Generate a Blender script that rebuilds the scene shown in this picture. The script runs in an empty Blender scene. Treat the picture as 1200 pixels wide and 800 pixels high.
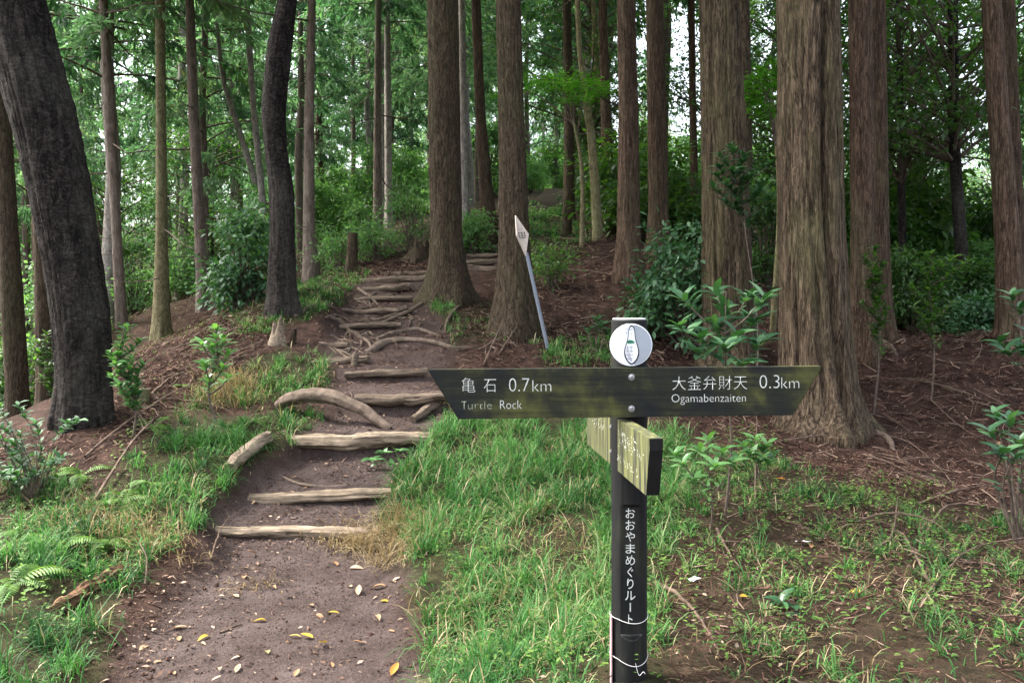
import bpy, math, random
import numpy as np
from mathutils import Vector, Matrix

R = math.radians
rng = np.random.default_rng(7)
random.seed(7)
scene = bpy.context.scene
COL = scene.collection

# ------------------------------------------------------------------ camera
F, U0, VH, CAMZ = 933.0, 600.0, 365.0, 1.55      # focal length and horizon in photo pixels (1200 wide)
cd = bpy.data.cameras.new('camera')
cam = bpy.data.objects.new('camera', cd)
COL.objects.link(cam)
cam.location = (0, 0, CAMZ)
cam.rotation_euler = (R(90), 0, 0)
cd.sensor_width = 36.0
cd.lens = 36.0 * F / 1200.0
cd.shift_y = (VH - 400.0) / 1200.0
cd.clip_start = 0.05
cd.clip_end = 1500
scene.camera = cam

# ------------------------------------------------------------------ world, sun, exposure
SUN_EL, SUN_AZ = 55.0, -78.0                      # azimuth measured from the view direction (+Y), negative = left
world = bpy.data.worlds.new('World')
scene.world = world
world.use_nodes = True
wn = world.node_tree
bg = wn.nodes['Background']
sky = wn.nodes.new('ShaderNodeTexSky')
sky.sky_type = 'NISHITA'
sky.sun_disc = False
sky.sun_elevation = R(SUN_EL)
sky.sun_rotation = R(SUN_AZ)
sky.air_density = 1.0
sky.dust_density = 6.0
sky.ozone_density = 0.6
hs = wn.nodes.new('ShaderNodeHueSaturation')
hs.inputs['Saturation'].default_value = 0.45      # thin overcast: a whiter sky than the clear one
wn.links.new(sky.outputs[0], hs.inputs['Color'])
wn.links.new(hs.outputs[0], bg.inputs['Color'])
bg.inputs['Strength'].default_value = 0.15
sd = bpy.data.lights.new('sun', 'SUN')
sd.energy = 1.5
sd.angle = R(12)
sd.color = (1.0, 0.95, 0.87)
sun = bpy.data.objects.new('sun', sd)
COL.objects.link(sun)
_d = Vector((math.sin(R(SUN_AZ)) * math.cos(R(SUN_EL)), math.cos(R(SUN_AZ)) * math.cos(R(SUN_EL)), math.sin(R(SUN_EL))))
sun.rotation_euler = (-_d).to_track_quat('-Z', 'Y').to_euler()
sun.location = (-20, 5, 30)
vs = scene.view_settings
vs.view_transform = 'Standard'
vs.look = 'None'
vs.gamma = 1.0
vs.use_curve_mapping = False
vs.exposure = 2.5
cy = scene.cycles
cy.use_denoising = True
cy.use_adaptive_sampling = True
cy.adaptive_threshold = 0.02
cy.max_bounces = 6
cy.diffuse_bounces = 3
cy.glossy_bounces = 2
cy.transmission_bounces = 3
cy.transparent_max_bounces = 4
cy.caustics_reflective = False
cy.caustics_refractive = False
cy.sample_clamp_indirect = 8.0

# ------------------------------------------------------------------ noise
_T = rng.random((256, 256))
def vnoise(x, y, s=0):
    x = np.asarray(x, float) + 17.3 * s
    y = np.asarray(y, float) + 9.1 * s
    xi = np.floor(x).astype(int); yi = np.floor(y).astype(int)
    fx = x - xi; fy = y - yi
    fx = fx * fx * (3 - 2 * fx); fy = fy * fy * (3 - 2 * fy)
    a = _T[xi % 256, yi % 256]; b = _T[(xi + 1) % 256, yi % 256]
    c = _T[xi % 256, (yi + 1) % 256]; d = _T[(xi + 1) % 256, (yi + 1) % 256]
    return (a * (1 - fx) + b * fx) * (1 - fy) + (c * (1 - fx) + d * fx) * fy
def fbm(x, y, o=3, s=0):
    r = 0; a = 0.5; t = 0
    for k in range(o):
        r = r + a * vnoise(x * 2 ** k, y * 2 ** k, s + k); t += a; a *= 0.5
    return r / t - 0.5
def sstep(a, b, x):
    t = np.clip((x - a) / (b - a), 0, 1)
    return t * t * (3 - 2 * t)

def px(u, v, d):
    return np.array([(u - U0) / F * d, d, CAMZ + (VH - v) / F * d])

# ------------------------------------------------------------------ terrain as a height function
CTRL = [  # photo pixel and estimated distance of points on the ground
 (200,560,5.6),(130,650,4.5),(60,720,3.8),(0,800,3.2),(0,640,4.6),(0,570,5.6),(100,484,6.5),(60,540,5.8),(250,480,7),(300,430,8),
 (322,371,9.7),(200,435,8),(240,385,11),(285,362,11),(188,395,16),(146,380,17),(237,362,17),(20,532,11),(57,478,12),
 (-200,700,3.6),(-200,640,5),(-150,560,8),
 (737,790,2.7),(1200,800,2.7),(600,800,2.9),(500,760,3.6),(600,610,4.7),(560,575,5.5),(640,520,6.4),(700,425,9),(642,408,9.2),(602,392,9.9),
 (530,352,11.3),(735,325,12.5),(772,303,13.3),(855,440,9.6),(985,505,8.2),(1020,416,10.4),(1200,600,5.5),(1200,500,8),(1187,393,9.9),
 (1100,402,12),(950,600,5),(850,600,4.8),(850,700,3.6),(1000,368,17),(1200,366,20),(1500,380,12),(1500,600,6),(560,500,6.6),(540,430,8.4),
 (670,275,17),(490,302,15),(460,292,17),(365,325,16),(412,319,14),(442,272,22),(572,263,17),(668,252,20),(697,282,14.5),(650,240,26),
 (566,338,12.2),(568,324,13.2),(585,330,13.2),(450,600,5.35),(480,545,6.0),(520,470,7.3)]
_pts = [px(*c) for c in CTRL]
_pts += [np.array([x, y, CAMZ + z]) for x, y, z in [
 (0,0,-1.5),(-1,1.5,-1.56),(-3,0,-1.9),(3,0,-1.3),(-8,3,-3.0),(-14,12,-5.5),(-20,25,-4.5),(-12,30,0.8),(-25,45,-1.5),(0,45,7.0),(-10,50,5.0),
 (15,45,4.0),(30,45,2.5),(14,25,1.0),(30,20,-0.6),(20,10,-1.3),(8,1,-1.4),(-40,20,-9),(-45,60,-3),(45,60,4),(0,75,9.5),(30,80,6),(-30,80,3),
 (-12,-8,-3.2),(12,-8,-1.6),(0,-10,-1.9),(6,20,1.6),(2,34,5.0),(-60,110,10),(0,115,16),(60,110,10),(-30,105,12)]]
_P = np.array(_pts)
_C2 = 0.8 ** 2
def _phi(r2): return np.sqrt(r2 + _C2)
_n = len(_P)
_A = _phi(((_P[:, None, :2] - _P[None, :, :2]) ** 2).sum(-1)) - 0.05 * np.eye(_n)
_M = np.zeros((_n + 3, _n + 3)); _M[:_n, :_n] = _A
_M[:_n, _n] = 1; _M[:_n, _n + 1:] = _P[:, :2]; _M[_n:, :_n] = _M[:_n, _n:].T
_w = np.linalg.solve(_M, np.concatenate([_P[:, 2], np.zeros(3)]))
def base_h(x, y):
    x = np.asarray(x, float); y = np.asarray(y, float)
    sh = x.shape; x = x.ravel(); y = y.ravel()
    out = np.empty(len(x))
    for i in range(0, len(x), 40000):
        q = np.stack([x[i:i + 40000], y[i:i + 40000]], 1)
        k = _phi(((q[:, None, :] - _P[None, :, :2]) ** 2).sum(-1))
        out[i:i + 40000] = k @ _w[:_n] + _w[_n] + q @ _w[_n + 1:]
    return out.reshape(sh)

# log steps: (uL, vL, uR, vR, thickness px, distance, rise share)
LOGS = [
 (247,622,478,624,16,5.26),(292,586,565,571,14,5.75),(345,518,531,513,19,6.5),(416,469,524,464,15,7.2),
 (405,438,502,434,9,7.9),(344,424,432,420,11,8.4),(345,405,408,404,9,8.95),(398,384,470,380,7,9.9),(416,366,478,361,8,10.7),(418,352,482,349,7,11.4),(425,340,480,336,10,12.0),
 (420,330,503,325,10,12.6),(447,322,510,319,7,13.2),(548,315,592,321,11,13.8),(545,308,592,306,7,14.5),(548,300,590,299,6,15.3),(552,293,590,292,6,16.2)]
_ly = np.array([l[5] for l in LOGS])
_lz = np.array([px(0, (l[1] + l[3]) / 2 - l[4] * 0.3, l[5])[2] for l in LOGS])
_sy = [0, 3.3, 4.2]; _sz = [0.03, 0.0, 0.015]
for i in range(len(LOGS)):
    prev = _sz[-1]
    rise = _lz[i] - prev
    _sy += [_ly[i] - 0.015, _ly[i] + 0.06]
    _sz += [prev + rise * (0.30 if i < 6 else 0.5), _lz[i]]
_sy += [18, 20, 26, 34]; _sz += [px(0, 276, 18)[2], px(0, 262, 20)[2], px(0, 236, 26)[2], CAMZ + 5.3]
PC = np.array([(0,-.95,.66),(3.3,-1.0,.60),(4.0,-1.13,.57),(5.0,-1.32,.58),(5.26,-1.48,.55),(5.75,-1.42,.5),(6.5,-1.2,.5),(7.2,-1.08,.5),(8,-1.28,.55),
 (9,-1.42,.72),(10,-1.6,.7),(12,-1.85,.55),(13.2,-1.75,.5),(13.8,-.85,.45),(14.5,-.62,.45),(16.2,-.45,.45),(20,.2,.5),(26,1.15,.6),(34,2,.6)])
def path_mask(x, y):
    c = np.interp(y, PC[:, 0], PC[:, 1]); w = np.interp(y, PC[:, 0], PC[:, 2])
    n = fbm(x * 2.2, y * 2.2, 2, 3) * 0.35
    t = np.abs(x - c) / w + n
    return 1 - sstep(0.8, 1.25, t)
def hz(x, y):
    x = np.asarray(x, float); y = np.asarray(y, float)
    b = base_h(x, y)
    m = path_mask(x, y)
    pz = np.interp(y, _sy, _sz)
    far = sstep(34, 38, y)
    m = m * (1 - far)
    rough = fbm(x * 1.3, y * 1.3, 3, 5) * 0.16 + fbm(x * 6, y * 6, 2, 8) * 0.05
    fine = fbm(x * 5, y * 5, 2, 11) * 0.03 + fbm(x * 21, y * 21, 2, 12) * 0.016
    return (b + rough) * (1 - m) + (pz + fine) * m
def hz1(x, y):
    return float(hz(np.array([x]), np.array([y]))[0])
_dd = np.concatenate([np.arange(1.8, 14, 0.03), np.arange(14, 60, 0.15)])
def hit(u, v):
    """where the view ray through a photo pixel meets the ground"""
    p = np.array([(u - U0) / F, 1.0, (VH - v) / F])
    q = _dd[:, None] * p[None, :]
    h = hz(q[:, 0], q[:, 1])
    k = np.nonzero(CAMZ + q[:, 2] <= h)[0]
    i = k[0] if len(k) else len(_dd) - 1
    return np.array([q[i, 0], q[i, 1], h[i]])
def to_px(x, y, z):
    return U0 + F * x / y, VH - F * (z - CAMZ) / y

# ------------------------------------------------------------------ mesh helpers
def mk_mesh(name, V, quads=None, tris=None, attrs=None, smooth=True, sharp=None):
    V = np.asarray(V, np.float32)
    me = bpy.data.meshes.new(name)
    li, ls = [], []
    st = 0
    for f, k in ((quads, 4), (tris, 3)):
        if f is not None and len(f):
            f = np.asarray(f, np.int32)
            li.append(f.ravel()); ls.append(st + np.arange(len(f)) * k); st += f.size
    li = np.concatenate(li); ls = np.concatenate(ls)
    me.vertices.add(len(V)); me.vertices.foreach_set('co', V.ravel())
    me.loops.add(len(li)); me.loops.foreach_set('vertex_index', li.astype(np.int32))
    me.polygons.add(len(ls)); me.polygons.foreach_set('loop_start', ls.astype(np.int32))
    me.update(calc_edges=True)
    me.polygons.foreach_set('use_smooth', np.full(len(ls), bool(smooth)))
    if sharp is not None:
        me.set_sharp_from_angle(angle=R(sharp))
    for k, a in (attrs or {}).items():
        at = me.attributes.new(k, 'FLOAT', 'POINT')
        at.data.foreach_set('value', np.asarray(a, np.float32))
    return me

class MB:
    """collects geometry, builds one mesh object"""
    def __init__(s): s.V = []; s.Q = []; s.T = []; s.A = []; s.n = 0
    def add(s, V, Q=None, T=None, var=0.5):
        V = np.asarray(V, float).reshape(-1, 3)
        if Q is not None and len(Q): s.Q.append(np.asarray(Q) + s.n)
        if T is not None and len(T): s.T.append(np.asarray(T) + s.n)
        s.V.append(V); s.A.append(np.broadcast_to(np.asarray(var, float), (len(V),)))
        s.n += len(V)
        return s
    def mesh(s, name, smooth=True, sharp=None):
        return mk_mesh(name, np.concatenate(s.V), np.concatenate(s.Q) if s.Q else None, np.concatenate(s.T) if s.T else None,
                       {'var': np.concatenate(s.A)}, smooth, sharp)
    def build(s, name, mat, parent=None, smooth=True, sharp=None):
        return obj(name, s.mesh(name, smooth, sharp), mat, parent)

def obj(name, me, mat=None, parent=None, loc=None, rot=None, scale=None):
    if mat is not None and len(me.materials) == 0: me.materials.append(mat)
    o = bpy.data.objects.new(name, me)
    COL.objects.link(o)
    if parent is not None: o.parent = parent
    if loc is not None: o.location = loc
    if rot is not None: o.rotation_euler = rot
    if scale is not None: o.scale = scale if hasattr(scale, '__len__') else (scale,) * 3
    return o
def thing(name, label, cat, loc=(0, 0, 0), rz=0.0, group=None):
    o = bpy.data.objects.new(name, None)
    COL.objects.link(o)
    o.location = loc; o.rotation_euler = (0, 0, rz); o.empty_display_size = 0.1
    return tag(o, label, cat, group)
def tag(o, label, cat, group=None):
    o['label'] = label; o['category'] = cat
    if group: o['group'] = group
    return o
def struct(o, kind='structure'):
    o['kind'] = kind
    return o

def norm(a): return a / np.maximum(np.linalg.norm(a, axis=-1, keepdims=True), 1e-9)

def tubes(P, Rad, S=3, lump=0.0, seed=0):
    """N tubes of K points and S sides: P (N,K,3), Rad (N,K)"""
    P = np.asarray(P, float); Rad = np.asarray(Rad, float)
    if P.ndim == 2: P = P[None]; Rad = Rad[None]
    N, K, _ = P.shape
    T = norm(np.gradient(P, axis=1))
    ref = np.zeros_like(T); ref[..., 2] = 1.0
    m = np.abs(T.mean(1)[:, 2]) > 0.75
    ref[m] = (1, 0, 0)
    A = norm(np.cross(T, ref)); B = np.cross(T, A)
    a = np.arange(S) / S * 2 * np.pi
    rr = Rad[..., None] * np.ones(S)
    if lump:
        g = np.random.default_rng(seed)
        kk = np.arange(K)[None, :, None]
        for f, w in ((2, 1.0), (3, .7), (5, .4)):
            rr = rr * (1 + lump * w * np.sin(f * a[None, None, :] + g.random((N, 1, 1)) * 6.3 + kk * g.uniform(-.35, .35)))
        rr = rr * (1 + lump * 1.2 * (g.random((N, K, 1)) - .5))
    V = P[:, :, None, :] + rr[..., None] * (np.cos(a)[None, None, :, None] * A[:, :, None, :] + np.sin(a)[None, None, :, None] * B[:, :, None, :])
    idx = np.arange(N * K * S).reshape(N, K, S)
    i0 = idx[:, :-1, :]; i1 = idx[:, 1:, :]
    Q = np.stack([i0, np.roll(i0, -1, 2), np.roll(i1, -1, 2), i1], -1).reshape(-1, 4)
    return V.reshape(-1, 3), Q

def spline(pts, n):
    """Catmull-Rom through pts, n samples"""
    p = np.asarray(pts, float)
    if len(p) == 2: 
        t = np.linspace(0, 1, n)[:, None]; return p[0] * (1 - t) + p[1] * t
    q = np.vstack([2 * p[0] - p[1], p, 2 * p[-1] - p[-2]])
    t = np.linspace(0, len(p) - 1 - 1e-6, n); i = t.astype(int); f = (t - i)[:, None]
    a, b, c, d = q[i], q[i + 1], q[i + 2], q[i + 3]
    return 0.5 * (2 * b + (c - a) * f + (2 * a - 5 * b + 4 * c - d) * f ** 2 + (3 * b - a - 3 * c + d) * f ** 3)

def place(tv, pos, dirv, nrm, sx, sy, sz=None):
    """instances of template verts tv (n,3): y along dirv, z along nrm"""
    y = norm(dirv); x = norm(np.cross(y, nrm)); z = np.cross(x, y)
    if sz is None: sz = sy
    V = pos[:, None, :] + (tv[None, :, 0, None] * (sx[:, None, None] * x[:, None, :]) + tv[None, :, 1, None] * (sy[:, None, None] * y[:, None, :])
                           + tv[None, :, 2, None] * (sz[:, None, None] * z[:, None, :]))
    return V.reshape(-1, 3)
def rep(faces, N, nv):
    f = np.asarray(faces)
    return (f[None] + (np.arange(N) * nv)[:, None, None]).reshape(-1, f.shape[1])

# leaf templates (unit length 1 along y, half width 0.5 in x)
LEAF6_V = np.array([(0,0,0),(-.38,.3,.05),(0,.32,-.02),(.38,.3,.05),(-.42,.62,.0),(0,.64,-.07),(.42,.62,.0),(0,1,-.16)])
LEAF6_Q = [(0,2,1,1),]
LEAF_T = [(0,2,1),(0,3,2),(1,2,5),(1,5,4),(2,3,6),(2,6,5),(4,5,7),(5,6,7)]
DIA_V = np.array([(0,0,0),(-.5,.45,.06),(.5,.45,.06),(0,1,-.05)])
DIA_T = [(0,2,1),(1,2,3)]
def leaves(mb, pos, dirv, nrm, length, width, g, tmpl='leaf', var=None):
    tv, tf = (LEAF6_V, LEAF_T) if tmpl == 'leaf' else (DIA_V, DIA_T)
    N = len(pos)
    V = place(tv, pos, dirv, nrm, width, length)
    va = g.random(N) if var is None else var
    mb.add(V, None, rep(tf, N, len(tv)), np.repeat(va, len(tv)))

# ------------------------------------------------------------------ materials
def mat(name, build, **kw):
    m = bpy.data.materials.new(name)
    m.use_nodes = True
    nt = m.node_tree
    N = nt.nodes; L = nt.links
    p = N['Principled BSDF']
    build(nt, N, L, p, **kw)
    return m
def ramp(N, L, fac, stops, interp='LINEAR'):
    r = N.new('ShaderNodeValToRGB')
    r.color_ramp.interpolation = interp
    e = r.color_ramp.elements
    while len(e) < len(stops): e.new(0.5)
    for el, (t, c) in zip(e, stops):
        el.position = t; el.color = (*c, 1) if len(c) == 3 else c
    if fac is not None: L.new(fac, r.inputs['Fac'])
    return r.outputs['Color']
def noise(N, L, vec, scale, detail=4, rough=0.6, dist=0.0):
    n = N.new('ShaderNodeTexNoise')
    n.inputs['Scale'].default_value = scale; n.inputs['Detail'].default_value = detail
    n.inputs['Roughness'].default_value = rough; n.inputs['Distortion'].default_value = dist
    if vec is not None: L.new(vec, n.inputs['Vector'])
    return n.outputs['Fac']
def mapping(N, L, scale, src='Object', rot=(0, 0, 0)):
    t = N.new('ShaderNodeTexCoord'); m = N.new('ShaderNodeMapping')
    m.inputs['Scale'].default_value = scale; m.inputs['Rotation'].default_value = rot
    r = N.new('ShaderNodeVectorMath'); r.operation = 'ADD'
    k = N.new('ShaderNodeMath'); k.operation = 'MULTIPLY'; k.inputs[1].default_value = 37.0
    L.new(N.new('ShaderNodeObjectInfo').outputs['Random'], k.inputs[0])
    L.new(t.outputs[src], r.inputs[0]); L.new(k.outputs[0], r.inputs[1])
    L.new(r.outputs[0], m.inputs['Vector'])
    return m.outputs['Vector']
def mix(N, L, fac, a, b, mode='MIX'):
    m = N.new('ShaderNodeMix'); m.data_type = 'RGBA'; m.blend_type = mode
    for v, k in ((fac, 0), (a, 6), (b, 7)):
        if hasattr(v, 'is_output'): L.new(v, m.inputs[k])
        elif k == 0: m.inputs[0].default_value = v
        else: m.inputs[k].default_value = (*v, 1)
    return m.outputs[2]
def math_(N, L, op, a, b=None, c=None):
    m = N.new('ShaderNodeMath'); m.operation = op
    for v, k in ((a, 0), (b, 1), (c, 2)):
        if v is None: continue
        if hasattr(v, 'is_output'): L.new(v, m.inputs[k])
        else: m.inputs[k].default_value = v
    return m.outputs[0]
def attr(N, name):
    a = N.new('ShaderNodeAttribute'); a.attribute_name = name
    return a.outputs['Fac']
def bump(N, L, p, h, strength, dist=0.01):
    b = N.new('ShaderNodeBump'); b.inputs['Strength'].default_value = strength; b.inputs['Distance'].default_value = dist
    L.new(h, b.inputs['Height']); L.new(b.outputs['Normal'], p.inputs['Normal'])
def rnd(N):
    return N.new('ShaderNodeObjectInfo').outputs['Random']

def m_leaf(nt, N, L, p, stops, trans=0.35, rough=0.5, spec=0.3, objvar=0.25, tint=(1.5, 1.7, 0.7)):
    v = attr(N, 'var')
    if objvar:
        v = math_(N, L, 'ADD', v, math_(N, L, 'MULTIPLY', math_(N, L, 'SUBTRACT', rnd(N), 0.5), objvar))
    c = ramp(N, L, v, stops)
    L.new(c, p.inputs['Base Color'])
    p.inputs['Roughness'].default_value = rough
    p.inputs['Specular IOR Level'].default_value = spec
    tr = N.new('ShaderNodeBsdfTranslucent')
    tc = mix(N, L, 1.0, c, tint, 'MULTIPLY')
    L.new(tc, tr.inputs['Color'])
    ms = N.new('ShaderNodeMixShader'); ms.inputs[0].default_value = trans
    out = N['Material Output']
    L.new(p.outputs[0], ms.inputs[1]); L.new(tr.outputs[0], ms.inputs[2]); L.new(ms.outputs[0], out.inputs['Surface'])

def m_bark(nt, N, L, p, lo, mid, hi, moss=(.12, .12, .06), mossy=0.35, sc=(26, 26, 1.6), bmp=0.8, bd=0.02, fis=.45, fsc=None):
    n1 = noise(N, L, mapping(N, L, sc), 1.0, 6, 0.7, 0.5)
    n2 = noise(N, L, mapping(N, L, (sc[0] * 4.2, sc[1] * 4.2, sc[2] * 3.2)), 1.0, 5, 0.75, .3)
    n3 = noise(N, L, mapping(N, L, fsc or (sc[0] * .45, sc[1] * .45, sc[2] * .4)), 1.0, 4, 0.6, .8)
    h = math_(N, L, 'ADD', math_(N, L, 'MULTIPLY', n1, 0.55), math_(N, L, 'MULTIPLY', n2, 0.45))
    c = ramp(N, L, h, [(.38, lo), (.49, mid), (.62, hi)])
    rg = math_(N, L, 'ABSOLUTE', math_(N, L, 'SUBTRACT', n3, .5))      # thin crooked fissures
    fs = ramp(N, L, rg, [(.0, (1, 1, 1)), (.035, (0, 0, 0))])
    c = mix(N, L, math_(N, L, 'MULTIPLY', fs, fis), c, tuple(x * .55 for x in lo))
    big = noise(N, L, mapping(N, L, (2.5, 2.5, .7)), 1.0, 5, 0.7)
    f = ramp(N, L, big, [(.46, (0, 0, 0)), (.66, (1, 1, 1))])
    mm = mix(N, L, 1.0, ramp(N, L, h, [(.38, (.35, .35, .35)), (.6, (1.25, 1.25, 1.25))]), moss, 'MULTIPLY')
    c = mix(N, L, math_(N, L, 'MULTIPLY', f, mossy), c, mm)
    sh = math_(N, L, 'MULTIPLY_ADD', rnd(N), 0.35, 0.82)
    hv = N.new('ShaderNodeHueSaturation'); L.new(sh, hv.inputs['Value']); L.new(c, hv.inputs['Color'])
    L.new(hv.outputs[0], p.inputs['Base Color'])
    p.inputs['Roughness'].default_value = 0.9; p.inputs['Specular IOR Level'].default_value = 0.15
    hh = math_(N, L, 'SUBTRACT', h, math_(N, L, 'MULTIPLY', fs, .35))
    bump(N, L, p, hh, bmp, bd)

def m_wood(nt, N, L, p, lo, hi, sc=(3, 40, 40), moss=None, mossy=.4, bmp=.5, rough=.85, spec=.2, crack=0):
    vec = mapping(N, L, sc)
    n1 = noise(N, L, vec, 1.0, 6, 0.65, .3)
    c = ramp(N, L, n1, [(.3, lo), (.68, hi)])
    if moss:
        b = noise(N, L, mapping(N, L, (5, 5, 5)), 1.0, 4, .6)
        f = ramp(N, L, b, [(.48, (0, 0, 0)), (.66, (1, 1, 1))])
        c = mix(N, L, math_(N, L, 'MULTIPLY', f, mossy), c, moss)
    hgt = n1
    if crack:
        n3 = noise(N, L, mapping(N, L, (1.6, 22, 22)), 1.0, 3, .6, .6)
        fs = ramp(N, L, math_(N, L, 'ABSOLUTE', math_(N, L, 'SUBTRACT', n3, .5)), [(.0, (1, 1, 1)), (.03, (0, 0, 0))])
        c = mix(N, L, math_(N, L, 'MULTIPLY', fs, crack), c, tuple(x * .35 for x in lo))
        hgt = math_(N, L, 'SUBTRACT', n1, math_(N, L, 'MULTIPLY', fs, .5))
    L.new(c, p.inputs['Base Color'])
    p.inputs['Roughness'].default_value = rough; p.inputs['Specular IOR Level'].default_value = spec
    bump(N, L, p, hgt, bmp, .006)

def m_plain(nt, N, L, p, col, rough=.6, spec=.3, metal=0.0, vary=.12, sc=60):
    n = noise(N, L, mapping(N, L, (sc, sc, sc)), 1.0, 3, .6)
    c0 = tuple(max(0, x * (1 - vary)) for x in col); c1 = tuple(min(1, x * (1 + vary)) for x in col)
    L.new(ramp(N, L, n, [(.35, c0), (.65, c1)]), p.inputs['Base Color'])
    p.inputs['Roughness'].default_value = rough; p.inputs['Specular IOR Level'].default_value = spec; p.inputs['Metallic'].default_value = metal

def m_ground(nt, N, L, p):
    geo = N.new('ShaderNodeNewGeometry').outputs['Position']
    def nz(s, d=5, r=.65): return noise(N, L, geo, s, d, r)
    dirt = ramp(N, L, nz(4.0, 8, .7), [(.3, (.040, .028, .024)), (.5, (.074, .055, .050)), (.7, (.108, .083, .077))])
    speck = ramp(N, L, nz(90, 3, .7), [(.38, (.55, .53, .5)), (.5, (1, 1, 1)), (.64, (1.3, 1.28, 1.25))])
    dirt = mix(N, L, .8, dirt, speck, 'MULTIPLY')
    soil = ramp(N, L, nz(7.0), [(.28, (.016, .010, .008)), (.5, (.042, .025, .019)), (.72, (.085, .053, .040))])
    soil = mix(N, L, .7, soil, ramp(N, L, nz(55, 4, .75), [(.35, (.45, .42, .4)), (.65, (1.5, 1.4, 1.35))]), 'MULTIPLY')
    moss = ramp(N, L, nz(14.0), [(.3, (.016, .022, .008)), (.7, (.045, .058, .018))])
    c = mix(N, L, attr(N, 'path'), soil, dirt)
    gm = math_(N, L, 'MULTIPLY', attr(N, 'grass'), math_(N, L, 'MULTIPLY_ADD', nz(5.0), .9, .1))
    c = mix(N, L, gm, c, moss)
    L.new(c, p.inputs['Base Color'])
    p.inputs['Roughness'].default_value = .95; p.inputs['Specular IOR Level'].default_value = .12
    h = math_(N, L, 'ADD', nz(24, 6, .7), math_(N, L, 'MULTIPLY', nz(110, 3, .7), .35))
    bump(N, L, p, h, 1.0, .03)

def m_board(nt, N, L, p, dark, mid, green, thr=.5, sc=(7, 7, 4), grain=(3, 60, 60)):
    g = noise(N, L, mapping(N, L, grain), 1.0, 5, .65)
    b = noise(N, L, mapping(N, L, sc), 1.0, 5, .6, .3)
    b2 = math_(N, L, 'ADD', math_(N, L, 'MULTIPLY', b, .8), math_(N, L, 'MULTIPLY', g, .2))
    c = ramp(N, L, b2, [(thr - .12, dark), (thr, mid), (thr + .14, green)])
    c = mix(N, L, .6, c, ramp(N, L, g, [(.3, (.5, .5, .5)), (.7, (1.3, 1.3, 1.3))]), 'MULTIPLY')
    L.new(c, p.inputs['Base Color'])
    p.inputs['Roughness'].default_value = .72; p.inputs['Specular IOR Level'].default_value = .25
    bump(N, L, p, g, .35, .003)

M = {}
M['ground'] = mat('forest_floor', m_ground)
M['cedar'] = mat('cedar_bark', m_bark, lo=(.015, .010, .006), mid=(.070, .049, .032), hi=(.195, .146, .098), moss=(.115, .108, .050), mossy=.55, sc=(34, 34, 4.2), bmp=1.0, fis=.9, fsc=(16, 16, 1.6))
M['cedar_red'] = mat('red_cedar_bark', m_bark, lo=(.018, .011, .007), mid=(.068, .043, .029), hi=(.158, .108, .076), moss=(.095, .085, .048), mossy=.45, sc=(38, 38, 5), bmp=1.0, fis=.75, fsc=(18, 18, 1.8))
M['cedar_brown'] = mat('brown_bark', m_bark, lo=(.014, .010, .006), mid=(.054, .039, .025), hi=(.125, .093, .062), moss=(.06, .06, .027), mossy=.45, sc=(44, 44, 9), bmp=1.0, fis=.75, fsc=(20, 20, 3))
M['dark_bark'] = mat('dark_bark', m_bark, lo=(.003, .0024, .0022), mid=(.014, .0108, .0096), hi=(.075, .060, .053), moss=(.105, .098, .082), mossy=.5, sc=(24, 24, 40), bmp=1.0, bd=.04, fis=.95, fsc=(9, 9, 2.2))
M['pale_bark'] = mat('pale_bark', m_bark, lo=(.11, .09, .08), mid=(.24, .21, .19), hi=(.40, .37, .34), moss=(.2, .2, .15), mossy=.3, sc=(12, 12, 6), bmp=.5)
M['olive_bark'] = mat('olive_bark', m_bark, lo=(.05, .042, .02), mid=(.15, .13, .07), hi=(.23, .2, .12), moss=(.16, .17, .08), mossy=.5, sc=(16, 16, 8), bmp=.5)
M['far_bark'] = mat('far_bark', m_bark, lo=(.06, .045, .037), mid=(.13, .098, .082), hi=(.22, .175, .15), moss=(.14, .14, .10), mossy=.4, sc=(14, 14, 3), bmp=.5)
M['branch'] = mat('branch_bark', m_wood, lo=(.045, .034, .027), hi=(.15, .115, .09), sc=(20, 20, 20))
M['log'] = mat('weathered_log', m_wood, lo=(.105, .078, .055), hi=(.36, .285, .205), sc=(3, 46, 46), moss=(.09, .07, .045), mossy=.6, bmp=.9, crack=.8)
M['log_dark'] = mat('damp_log', m_wood, lo=(.055, .040, .030), hi=(.20, .150, .110), sc=(3, 46, 46), moss=(.06, .048, .03), mossy=.6, bmp=.9, crack=.8)
M['root'] = mat('root_bark', m_wood, lo=(.05, .036, .028), hi=(.18, .135, .102), sc=(16, 16, 16), moss=(.06, .05, .03), mossy=.5, bmp=.9)
M['stick'] = mat('dead_stick', m_wood, lo=(.040, .027, .020), hi=(.165, .115, .085), sc=(14, 14, 14))
M['rot'] = mat('rotten_wood', m_wood, lo=(.035, .018, .010), hi=(.23, .125, .068), sc=(5, 40, 40), moss=(.05, .035, .02), mossy=.6, bmp=1.0, crack=.9)
G = lambda a, b, c: [(0.0, a), (.5, b), (1.0, c)]
M['grass'] = mat('grass_blades', m_leaf, stops=[(0, (.020, .072, .020)), (.45, (.058, .170, .040)), (.75, (.110, .250, .070)), (.86, (.15, .26, .10)), (.93, (.26, .21, .11)), (1, (.38, .32, .19))], trans=.3, rough=.55, spec=.18, objvar=0, tint=(1.15, 1.4, .8))
M['dry_grass'] = mat('dry_grass', m_leaf, stops=G((.19, .13, .065), (.33, .26, .14), (.44, .36, .22)), trans=.25, objvar=0, tint=(1.1, 1.05, .9))
M['conifer'] = mat('conifer_foliage', m_leaf, stops=[(0, (.035, .078, .046)), (.5, (.070, .145, .076)), (.85, (.12, .215, .09)), (1, (.20, .20, .075))], trans=.5, rough=.55, tint=(1.3, 1.7, 1.05))
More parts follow.
